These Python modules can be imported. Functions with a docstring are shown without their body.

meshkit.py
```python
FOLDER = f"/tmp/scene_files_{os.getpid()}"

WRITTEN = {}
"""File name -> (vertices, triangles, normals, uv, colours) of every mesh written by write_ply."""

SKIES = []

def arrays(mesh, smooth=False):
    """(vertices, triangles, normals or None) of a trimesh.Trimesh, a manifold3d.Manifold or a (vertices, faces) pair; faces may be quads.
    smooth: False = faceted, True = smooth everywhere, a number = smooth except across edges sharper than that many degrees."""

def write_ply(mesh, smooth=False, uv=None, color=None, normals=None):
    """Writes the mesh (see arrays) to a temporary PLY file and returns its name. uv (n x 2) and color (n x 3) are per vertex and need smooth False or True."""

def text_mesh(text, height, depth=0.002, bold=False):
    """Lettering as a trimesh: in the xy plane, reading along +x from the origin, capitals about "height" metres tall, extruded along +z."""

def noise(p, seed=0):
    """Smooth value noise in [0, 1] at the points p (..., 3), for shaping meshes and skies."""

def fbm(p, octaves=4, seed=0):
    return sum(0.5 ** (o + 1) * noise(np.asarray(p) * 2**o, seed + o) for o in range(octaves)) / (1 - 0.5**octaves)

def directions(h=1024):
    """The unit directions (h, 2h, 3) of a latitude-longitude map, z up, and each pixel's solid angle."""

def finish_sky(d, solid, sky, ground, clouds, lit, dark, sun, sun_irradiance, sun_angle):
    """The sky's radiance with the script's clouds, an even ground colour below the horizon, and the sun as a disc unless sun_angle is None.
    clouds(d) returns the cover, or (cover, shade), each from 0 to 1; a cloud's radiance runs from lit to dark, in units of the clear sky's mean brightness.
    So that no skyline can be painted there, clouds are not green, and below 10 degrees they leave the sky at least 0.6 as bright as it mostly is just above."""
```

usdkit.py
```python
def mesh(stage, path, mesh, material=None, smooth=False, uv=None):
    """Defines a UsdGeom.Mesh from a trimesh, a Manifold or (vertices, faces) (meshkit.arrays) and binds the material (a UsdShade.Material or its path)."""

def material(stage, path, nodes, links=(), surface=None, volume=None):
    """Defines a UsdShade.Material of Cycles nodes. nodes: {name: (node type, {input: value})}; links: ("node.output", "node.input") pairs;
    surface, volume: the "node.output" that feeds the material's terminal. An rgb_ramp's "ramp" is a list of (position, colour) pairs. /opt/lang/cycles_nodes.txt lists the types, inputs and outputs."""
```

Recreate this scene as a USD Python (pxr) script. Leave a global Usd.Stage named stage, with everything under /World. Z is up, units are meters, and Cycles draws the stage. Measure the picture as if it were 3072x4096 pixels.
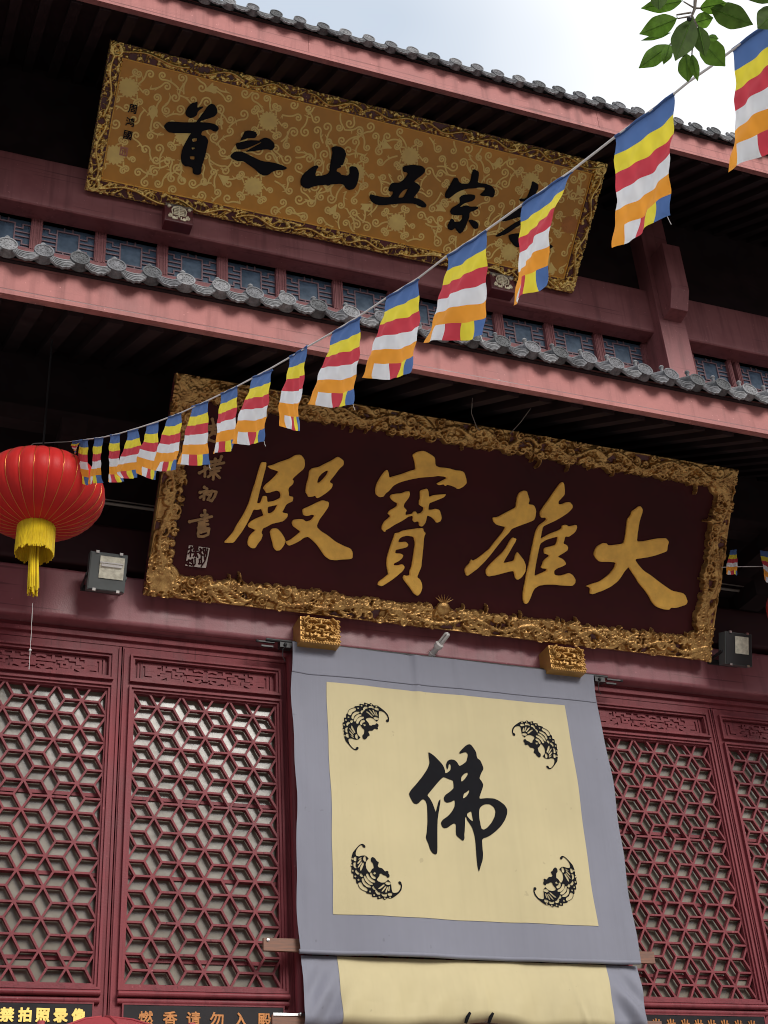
import math, random
import numpy as np, trimesh, usdkit, meshkit
from shapely.geometry import Polygon, LineString, Point, box as sbox
from shapely.ops import unary_union
from shapely import affinity
from pxr import Usd, UsdGeom, UsdLux, UsdShade, Gf, Sdf

stage = Usd.Stage.CreateInMemory()
UsdGeom.SetStageUpAxis(stage, 'Z'); UsdGeom.SetStageMetersPerUnit(stage, 1.0)
UsdGeom.Xform.Define(stage, '/World')
rng = random.Random(7); nrg = np.random.default_rng(7)

# ---------------------------------------------------------------- camera, sky, sun
YAW, PITCH, ROLL = (math.radians(a) for a in (22.82936633, 31.81994671, -4.18134423))
f_ = np.array([math.sin(YAW)*math.cos(PITCH), math.cos(YAW)*math.cos(PITCH), math.sin(PITCH)])
r_ = np.array([math.cos(YAW), -math.sin(YAW), 0.0]); u_ = np.cross(r_, f_)
c_, s_ = math.cos(ROLL), math.sin(ROLL)
r_, u_ = c_*r_ + s_*u_, -s_*r_ + c_*u_
EYE = (-3.688, -8.0, 1.6)
cam = UsdGeom.Camera.Define(stage, '/World/camera')
cam.AddTransformOp().Set(Gf.Matrix4d(*[float(v) for v in (*r_, 0, *u_, 0, *(-f_), 0, *EYE, 1)]))
cam.CreateHorizontalApertureAttr(24.0); cam.CreateVerticalApertureAttr(32.0)
cam.CreateFocalLengthAttr(24.0*5508.56/3072); cam.CreateClippingRangeAttr(Gf.Vec2f(0.05, 5000))
cam.CreateExposureAttr(1.05)

SUN_AZ, SUN_EL = math.radians(18), math.radians(34)       # in front of the facade, a little to its right
sun_dir = np.array([math.sin(SUN_AZ)*math.cos(SUN_EL), -math.cos(SUN_AZ)*math.cos(SUN_EL), math.sin(SUN_EL)])
usdkit.material(stage, '/World/Looks/sky_light', {
    'sky': ('sky_texture', {'sky_type': 'single_scattering', 'sun_disc': False, 'sun_elevation': SUN_EL,
                            'sun_rotation': math.atan2(sun_dir[0], sun_dir[1]), 'air_density': 1.0, 'aerosol_density': 1.6}),
    'tc': ('texture_coordinate', {}),
    'mp': ('mapping', {'scale': (1.0, 1.0, 1.6), 'location': (1.21, 7.63, 6.87)}),
    'n': ('noise_texture', {'scale': 1.5, 'detail': 4.0, 'roughness': 0.45}),
    'rp': ('rgb_ramp', {'ramp': [(0.36, (7.3, 8.2, 9.4)), (0.545, (13.5, 13.6, 13.7))]}),
    'mx': ('mix_color', {'fac': 0.8}),
    'bg': ('background_shader', {'strength': 0.05})},
    [('tc.generated', 'mp.vector'), ('mp.vector', 'n.vector'), ('n.fac', 'rp.fac'), ('rp.color', 'mx.b'),
     ('sky.color', 'mx.a'), ('mx.result', 'bg.color')], surface='bg.background')
dome = UsdLux.DomeLight.Define(stage, '/World/sky')
UsdShade.MaterialBindingAPI.Apply(dome.GetPrim()).Bind(UsdShade.Material.Get(stage, '/World/Looks/sky_light'))
dome.GetPrim().SetCustomDataByKey('kind', 'structure')
sun = UsdLux.DistantLight.Define(stage, '/World/sun')
sun.CreateIntensityAttr(0.40); sun.CreateAngleAttr(24.0); sun.CreateColorAttr(Gf.Vec3f(1.0, 0.96, 0.9))
sun.CreateNormalizeAttr(True)
zz = sun_dir; xx = np.cross([0, 0, 1], zz); xx /= np.linalg.norm(xx); yy = np.cross(zz, xx)
sun.AddTransformOp().Set(Gf.Matrix4d(*[float(v) for v in (*xx, 0, *yy, 0, *zz, 0, 0, -20, 30, 1)]))

# ---------------------------------------------------------------- traced shapes (millimetres in the plane they lie in, or in the scene)
LOWC = {"dian":[[[-1478,968,-1450,971,-1447,942,-1454,885,-1460,829,-1466,772,-1470,727,-1473,691,-1449,697,-1442,731,-1439,746,-1412,749,-1404,709,-1366,720,-1340,735,-1322,748,-1319,771,-1330,789,-1349,795,-1376,785,-1397,774,-1419,768,-1430,783,-1447,797,-1431,825,-1404,854,-1380,885,-1366,906,-1357,922,-1392,928,-1416,932,-1438,946,-1403,959,-1361,985,-1318,1006,-1291,1021,-1260,1048,-1221,1055,-1194,1030,-1183,992,-1189,963,-1219,931,-1244,902,-1256,884,-1244,874,-1248,851,-1270,828,-1273,808,-1265,790,-1263,771,-1232,769,-1231,739,-1257,724,-1273,710,-1283,681,-1293,655,-1251,653,-1252,629,-1276,598,-1311,585,-1350,571,-1386,544,-1407,533,-1413,502,-1402,489,-1407,458,-1425,428,-1440,395,-1465,392,-1491,408,-1497,429,-1493,463,-1477,490,-1455,515,-1479,521,-1506,528,-1511,544,-1492,571,-1456,596,-1414,618,-1425,636,-1437,660,-1464,648,-1490,647,-1499,612,-1518,554,-1543,495,-1570,447,-1590,412,-1631,404,-1655,406,-1631,439,-1603,482,-1588,528,-1562,581,-1542,634,-1527,686,-1516,765,-1503,833,-1493,918,-1485,958],[-1356,518,-1345,539,-1311,546,-1279,522,-1251,490,-1240,469,-1246,440,-1267,404,-1294,396,-1317,417,-1329,451,-1346,488],[-1148,958,-1130,978,-1088,991,-1046,1021,-1003,1050,-967,1081,-948,1076,-919,1060,-915,1032,-943,1000,-970,951,-999,904,-971,894,-975,865,-1005,830,-1041,799,-1068,781,-1080,799,-1104,788,-1127,783,-1141,802,-1153,814,-1154,867,-1147,908],[-1156,696,-1101,729,-1059,757,-1026,776,-979,769,-978,738,-1001,692,-1029,643,-1042,593,-1006,567,-955,546,-891,509,-828,489,-779,478,-760,452,-756,410,-814,399,-872,386,-913,384,-951,402,-983,435,-1021,475,-1061,503,-1089,518,-1114,510,-1145,481,-1187,453,-1214,440,-1241,463,-1209,481,-1179,510,-1146,546,-1174,559,-1206,577,-1216,598,-1209,616,-1173,627,-1144,630,-1119,617,-1089,629,-1077,645,-1065,666,-1086,669,-1119,654,-1143,658,-1152,677]],[[-1395,679,-1362,690,-1332,702,-1336,690,-1346,661,-1366,642,-1388,636,-1394,655],[-1016,978,-1033,975,-1059,952,-1078,924,-1083,886,-1067,889,-1042,920,-1021,955]]],"bao":[[[-436,1174,-408,1198,-364,1214,-337,1209,-298,1195,-269,1180,-258,1128,-228,1118,-160,1123,-106,1116,-53,1118,-34,1107,-13,1066,-6,1039,-30,1009,-64,988,-88,1000,-126,1007,-152,1007,-161,995,-174,1008,-209,995,-230,1004,-202,1023,-157,1054,-182,1061,-229,1058,-269,1045,-325,1035,-370,1023,-420,1006,-469,987,-507,969,-540,945,-569,902,-587,885,-601,859,-628,852,-659,870,-666,902,-662,942,-644,988,-620,1030,-602,1047,-588,1025,-579,995,-545,1010,-487,1035,-439,1062,-397,1078,-409,1120,-422,1152],[-553,865,-548,881,-511,893,-476,901,-447,917,-420,923,-412,905,-416,880,-428,859,-444,832,-444,810,-417,790,-425,776,-422,757,-392,766,-373,774,-370,786,-350,792,-339,776,-312,787,-297,809,-299,830,-320,835,-334,843,-338,867,-332,887,-343,939,-312,953,-292,960,-279,939,-270,903,-239,922,-198,931,-145,943,-159,919,-193,899,-230,879,-261,863,-263,838,-262,816,-234,820,-209,831,-179,827,-165,802,-154,774,-159,749,-186,735,-201,751,-231,771,-263,777,-265,754,-268,724,-287,695,-309,697,-318,725,-334,725,-348,716,-366,731,-364,751,-371,759,-400,750,-423,728,-455,704,-493,679,-525,651,-548,636,-553,620,-579,639,-580,658,-567,694,-545,716,-530,733,-542,746,-552,747,-543,772,-511,794,-493,811,-493,830,-517,836,-540,850],[-479,623,-449,632,-431,646,-376,663,-326,677,-281,686,-272,665,-255,653,-263,627,-260,583,-257,535,-254,466,-251,418,-263,377,-271,344,-246,330,-228,303,-221,269,-230,234,-248,215,-277,228,-302,255,-333,285,-366,315,-373,329,-368,347,-347,342,-327,350,-332,378,-323,404,-322,433,-321,478,-321,526,-322,575,-337,612,-348,618,-390,618,-424,606,-442,589,-447,566,-414,571,-389,576,-369,559,-378,539,-417,524,-456,511,-458,487,-412,490,-394,480,-401,458,-424,435,-454,417,-455,404,-424,406,-390,420,-371,400,-383,372,-414,339,-445,308,-482,277,-518,249,-550,257,-544,279,-512,307,-481,340,-492,363,-507,405,-510,444,-503,498,-492,558,-483,598]],[]],"xiong":[[[226,829,263,836,310,870,348,894,393,924,392,967,393,1000,402,1031,429,1049,458,1051,472,1024,489,992,485,959,530,960,553,925,554,882,547,854,500,828,445,802,385,770,367,738,338,701,314,666,281,613,249,561,216,514,172,460,131,423,106,401,92,400,73,437,80,457,104,486,111,517,127,508,161,531,196,565,236,605,259,643,292,695,320,737,337,777,308,778,266,783,240,801],[401,710,432,706,429,684,411,646,390,595,368,549,358,521,400,534,439,548,444,591,455,613,479,593,514,562,538,522,539,479,516,438,487,416,467,432,451,473,433,474,378,454,317,430,255,412,236,441,236,463,259,498,298,546,338,589,366,635,382,680],[707,1142,726,1155,740,1142,753,1100,757,1068,736,1038,716,1013,720,992,749,998,771,1012,806,1021,833,999,834,980,806,944,758,904,709,870,649,835,624,818,620,771,618,728,645,747,683,774,739,801,772,822,774,846,802,856,828,846,886,868,894,846,883,812,840,773,810,772,806,741,803,719,832,712,846,695,844,675,812,649,771,620,812,611,836,595,850,575,827,558,782,536,761,515,769,488,814,486,854,502,882,516,915,504,943,474,943,447,922,425,868,421,831,419,777,418,712,410,660,396,628,370,616,336,609,303,597,269,582,254,566,260,552,285,546,323,547,377,550,432,552,491,558,546,561,617,566,683,569,737,574,781,591,822,622,850,643,872,635,885,612,879,596,882,583,916,604,959,633,1007,660,1059,684,1101]],[[626,699,666,729,711,748,751,764,753,729,743,700,703,684,663,671,658,651,667,628,695,626,708,617,677,588,665,568,665,552,655,529,670,522,700,523,705,510,669,490,636,472,614,458,611,515,613,575,617,641,620,679]]],"da":[[[1339,1044,1364,1067,1381,1070,1402,1048,1401,1022,1394,990,1389,954,1388,908,1388,862,1391,811,1435,817,1490,834,1546,852,1597,863,1629,867,1658,843,1652,819,1653,773,1610,752,1555,727,1489,705,1405,684,1404,671,1435,642,1482,607,1551,579,1615,546,1686,513,1743,489,1803,485,1839,482,1863,467,1888,425,1880,401,1833,380,1793,365,1755,363,1743,346,1702,344,1660,350,1623,361,1589,388,1559,426,1517,467,1464,507,1421,553,1379,594,1355,619,1343,605,1324,577,1303,533,1280,500,1235,459,1172,421,1130,403,1098,386,1073,388,1073,419,1062,433,1031,437,1080,460,1134,482,1174,513,1213,553,1240,597,1248,639,1188,635,1116,626,1084,644,1060,671,1062,707,1080,739,1121,765,1147,766,1163,753,1213,762,1287,782,1292,823,1293,874,1290,915,1290,966,1298,975,1312,1000,1316,1026]],[]]}
UPC = {"shou":[[[-1653,989,-1643,995,-1639,973,-1636,940,-1587,967,-1581,957,-1623,914,-1627,875,-1656,846,-1685,836,-1722,850,-1735,876,-1722,924,-1695,968],[-1543,981,-1517,1005,-1486,1005,-1456,974,-1445,939,-1465,901,-1527,864,-1583,833,-1595,811,-1624,804,-1619,817,-1597,863,-1564,931],[-1903,711,-1884,749,-1857,767,-1744,785,-1641,808,-1552,830,-1460,838,-1413,822,-1404,802,-1419,772,-1446,769,-1479,781,-1523,763,-1551,746,-1554,722,-1639,699,-1645,709,-1838,667,-1871,681],[-1642,714,-1557,737,-1551,711,-1513,713,-1478,679,-1479,625,-1479,564,-1485,494,-1493,439,-1485,379,-1504,356,-1543,351,-1562,362,-1573,406,-1609,410,-1647,405,-1683,428,-1700,485,-1699,553,-1681,618,-1659,684]],[[-1633,659,-1588,677,-1579,652,-1614,633],[-1620,586,-1578,588,-1608,562],[-1620,503,-1575,513,-1569,483,-1611,478]]],"zhi":[[[-1166,832,-1130,850,-1068,855,-1042,830,-1055,796,-1116,783,-1166,756,-1187,740,-1179,776,-1166,810],[-1224,709,-1185,729,-1105,766,-1016,782,-994,774,-1050,732,-1105,693,-1156,667,-1198,661,-1215,684],[-1016,782,-965,823,-916,820,-869,792,-857,756,-878,722,-934,720,-1016,688,-1128,650,-1067,702,-984,770],[-1245,601,-1220,633,-1160,650,-1119,644,-1060,630,-1001,616,-942,606,-839,617,-757,612,-695,598,-724,572,-786,559,-829,534,-862,495,-899,479,-949,488,-996,517,-1057,542,-1127,569,-1172,555,-1230,566,-1247,581]],[]],"shan":[[[-323,869,-286,895,-229,898,-189,878,-168,845,-170,795,-175,740,-199,731,-187,717,-225,692,-224,667,-187,663,-170,646,-101,654,-94,679,-109,726,-88,749,-39,749,-5,707,5,650,0,582,-21,540,-70,521,-100,535,-123,560,-160,564,-251,537,-273,519,-292,526,-366,503,-422,479,-459,450,-513,455,-539,474,-550,514,-538,566,-505,614,-456,666,-421,684,-404,669,-420,641,-419,579,-353,599,-306,624,-290,649,-298,701,-300,767,-300,825]],[]],"wu":[[[410,839,431,865,507,890,595,901,637,880,641,847,618,813,582,775,554,739,604,725,632,705,628,666,603,618,588,589,638,591,696,578,739,548,730,521,693,517,615,535,509,517,407,487,323,460,245,444,187,461,150,500,156,531,206,529,288,530,357,544,375,578,374,603,335,595,320,613,334,671,366,688,418,697,454,739,480,795,463,809,428,805]],[[514,663,502,618,487,568,436,555,445,593,470,636]]],"zong":[[[950,862,981,869,1009,833,1045,823,1107,836,1125,875,1117,937,1123,986,1183,973,1195,928,1198,865,1285,875,1353,868,1396,834,1403,792,1393,759,1334,764,1271,751,1255,760,1279,792,1297,830,1276,838,1223,824,1163,801,1110,788,1052,760,1005,724,970,682,944,655,907,656,897,701,917,757,938,821],[1049,682,1073,717,1151,743,1207,746,1212,708,1186,681,1119,649,1082,611,1081,598,1143,633,1192,626,1262,645,1268,624,1229,594,1192,574,1200,523,1193,478,1187,433,1173,378,1144,345,1108,373,1083,394,1054,362,1015,367,999,394,1012,449,1024,476,1049,470,1059,450,1113,461,1133,492,1127,534,1078,519,1015,511,991,536,999,572,1045,612,1074,644],[1199,492,1233,508,1282,501,1317,478,1318,438,1284,423,1250,446]],[]],"first":[[[1756,1007,1829,988,1841,947,1827,891,1789,822,1748,796,1693,784,1668,805,1748,831,1759,894,1761,955],[1531,588,1580,637,1712,735,1944,793,1988,741,1733,643,1556,549],[1519,405,1581,462,1717,596,1873,699,1929,675,1738,556,1633,446,1541,396],[1654,441,1750,479,1836,488,1987,474,2071,455,2163,429,2129,391,2072,384,1944,385,1825,352,1761,339,1682,394]],[]]}
FO = [[[-212,5024,-172,5001,-141,4971,-115,4942,-103,4912,-102,4882,-81,4893,-62,4911,-57,4940,-63,4952,-71,4948,-75,4929,-85,4909,-90,4923,-91,4946,-78,4973,-53,4984,-28,4982,-10,4967,2,4940,28,4954,57,4977,67,5007,74,5029,61,5044,41,5039,15,5027,11,5038,39,5067,66,5092,90,5103,104,5097,121,5074,136,5049,138,5008,160,4995,168,4977,177,4949,177,4932,158,4905,139,4865,154,4848,164,4827,159,4806,143,4772,127,4738,126,4723,175,4733,230,4736,267,4723,304,4697,320,4668,316,4635,296,4593,262,4549,218,4510,176,4480,146,4465,126,4459,111,4445,110,4405,110,4360,104,4316,87,4279,68,4232,62,4269,61,4322,63,4384,64,4438,61,4478,51,4522,35,4551,20,4572,15,4595,7,4587,2,4537,-4,4492,-9,4474,-9,4451,-18,4433,-29,4437,-64,4466,-64,4493,-59,4540,-71,4547,-91,4536,-121,4514,-145,4510,-158,4520,-164,4545,-149,4566,-109,4593,-77,4627,-57,4661,-52,4693,-55,4704,-81,4689,-108,4682,-126,4692,-128,4715,-115,4735,-79,4760,-52,4785,-51,4809,-51,4837,-76,4844,-104,4854,-118,4857,-144,4834,-181,4794,-218,4752,-247,4720,-227,4699,-211,4668,-200,4633,-195,4612,-185,4638,-167,4690,-153,4704,-154,4686,-167,4635,-183,4575,-192,4507,-198,4440,-204,4369,-210,4338,-222,4332,-240,4338,-257,4361,-265,4396,-281,4435,-270,4475,-260,4538,-255,4606,-253,4652,-260,4681,-275,4693,-290,4685,-311,4663,-328,4654,-349,4659,-369,4698,-375,4720,-361,4744,-319,4789,-272,4843,-229,4902,-209,4946,-212,4993]],[[57,4901,58,4887,37,4858,13,4835,4,4836,9,4865,33,4890],[56,4780,55,4765,35,4736,11,4718,6,4722,17,4753,38,4764],[56,4636,59,4600,62,4564,42,4576,21,4602,27,4618],[124,4666,156,4689,196,4694,223,4678,234,4651,226,4616,196,4568,158,4529,132,4515,116,4520,112,4553,108,4599,112,4640]]]
SIG = {"zhao":[[-1850,1194,-1835,1158],[-1866,1143,-1820,1160],[-1864,1124,-1817,1137],[-1834,1153,-1840,1099],[-1857,1082,-1814,1118],[-1854,1059,-1814,1051],[-1845,1127,-1817,1103]],"pu":[[-1819,892,-1773,909,-1732,924],[-1792,939,-1783,907],[-1754,962,-1763,924],[-1818,916,-1758,937],[-1816,869,-1751,888],[-1808,846,-1757,868],[-1791,901,-1789,849,-1787,806],[-1789,849,-1823,817],[-1784,849,-1745,822],[-1883,835,-1853,856,-1831,876],[-1853,877,-1844,817]],"chu":[[-1836,746,-1818,739],[-1860,709,-1819,725,-1833,694,-1855,676],[-1831,709,-1829,666],[-1816,706,-1800,699],[-1804,722,-1781,730,-1753,727,-1761,695,-1776,664,-1796,670],[-1785,725,-1790,695,-1803,669]],"shu":[[-1812,596,-1804,559,-1805,501],[-1828,561,-1791,570],[-1900,510,-1829,536,-1760,563],[-1835,512,-1785,533],[-1833,498,-1777,510],[-1835,478,-1794,493],[-1831,469,-1834,440,-1827,422,-1794,426,-1767,444,-1766,483,-1801,478,-1830,460],[-1817,452,-1780,466]]}
SEAL = [-1882,357,-1742,356,-1749,223,-1886,221]
SEALS = [[-1866,346,-1862,284],[-1880,330,-1856,342],[-1866,317,-1878,301],[-1864,317,-1848,310],[-1848,353,-1842,334],[-1836,357,-1833,336],[-1823,351,-1823,335],[-1847,329,-1816,333],[-1842,315,-1816,319],[-1832,331,-1828,288],[-1830,317,-1843,287],[-1830,317,-1813,286],[-1805,344,-1792,336,-1803,311],[-1809,320,-1782,304],[-1801,330,-1790,293],[-1798,245,-1779,247],[-1799,273,-1795,245],[-1789,284,-1781,247],[-1784,347,-1781,328],[-1772,348,-1766,325,-1771,296],[-1757,346,-1756,307,-1762,268,-1781,228],[-1776,324,-1766,277],[-1884,239,-1868,260,-1847,248],[-1880,248,-1851,262],[-1868,260,-1867,226],[-1874,235,-1854,233],[-1845,267,-1838,239,-1846,229],[-1829,274,-1824,241,-1834,226]]
BAT = [[167,55,171,77,165,102,149,122,128,138,109,151,88,162,65,158,57,165,45,173,36,168,33,162,22,165,1,171,-4,168,-1,156,-17,158,-36,158,-35,143,-52,140,-70,137,-72,128,-92,121,-109,110,-119,94,-120,82,-131,76,-133,49,-148,50,-147,18,-160,15,-156,-24,-162,-27,-160,-41,-152,-52,-156,-65,-152,-88,-144,-114,-124,-138,-106,-158,-90,-170,-74,-172,-61,-162,-59,-150,-70,-147,-79,-155,-80,-164,-92,-162,-106,-149,-119,-131,-125,-112,-124,-95,-105,-91,-86,-97,-70,-99,-55,-93,-42,-80,-52,-72,-61,-61,-65,-40,-63,-18,-50,3,-40,9,-27,-14,-13,-23,-14,-37,-17,-52,-30,-65,-28,-85,-15,-93,1,-82,9,-67,23,-61,19,-49,13,-37,21,-27,45,-25,61,-6,77,-12,86,-6,83,3,91,14,89,28,75,33,67,21,47,17,37,9,23,11,21,24,10,38,1,49,9,60,33,67,57,62,71,51,78,42,96,61,100,120,115,125,139,118,157,96,163,72,150,67,146,55,154,48,164,51],[[-118,77,-109,102,-92,115,-67,124,-63,114,-73,103,-88,97,-99,76,-104,71],[-95,52,-87,78,-64,97,-40,99,-43,92,-62,82,-78,69,-86,43],[-81,34,-71,60,-48,81,-28,83,-29,76,-49,64,-64,45,-74,29],[-66,19,-57,46,-34,65,-12,67,-12,59,-33,48,-48,32,-55,15],[-39,19,-29,39,-9,45,-6,34,-25,25,-28,10,-35,9],[-12,122,-1,139,14,141,18,132,3,128,-7,113],[27,135,34,148,60,150,63,135,50,140,35,139],[70,135,77,143,96,140,98,127,76,129],[-30,100,-20,112,-9,112,-20,101,-23,91],[7,106,19,105,52,79,47,76,23,95],[29,121,39,117,63,88,59,87],[55,123,61,123,75,91,71,89],[75,113,80,113,87,86,83,85],[58,69,73,76,94,70,89,60,69,58],[-133,7,-121,21,-108,17,-122,6,-129,-7],[-141,-25,-126,-16,-133,-31,-129,-53,-141,-49],[-140,-70,-134,-62,-126,-62,-124,-88,-136,-84],[-106,27,-96,36,-87,31,-100,15],[-102,-4,-96,-6,-77,-48,-82,-52,-99,-23],[-116,-22,-111,-24,-87,-56,-91,-58],[-117,-47,-113,-46,-90,-71,-95,-74],[-111,-71,-88,-83,-93,-85],[-77,-70,-68,-59,-62,-71,-65,-95,-76,-84],[-17,16,-1,12,-10,2]]]
BATD = [-46,125,-21,146,12,157,48,161,85,153,-116,55,-135,34,-149,-1,-155,-36,-148,-75]
BATC = [[-646,5156],[590,5143],[-640,4193],[607,4203]]
SCR = {"cream":[-900,5452,858,5457,875,3924,-918,3926],"outer":[-1129,5701,1118,5713,1139,3701,-1143,3686],"seamL":[-1131,5467,1096,5474],"low_outer":[-1119,3691,1142,3709,1164,3335,-1104,3323],"low_cream":[-895,3690,914,3702,922,3331,-871,3319],"batL":[-1314,3761,-1131,3704],"batR":[1172,3765,1319,3718],"batL2":[-1297,3357,-1104,3310]}
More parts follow.
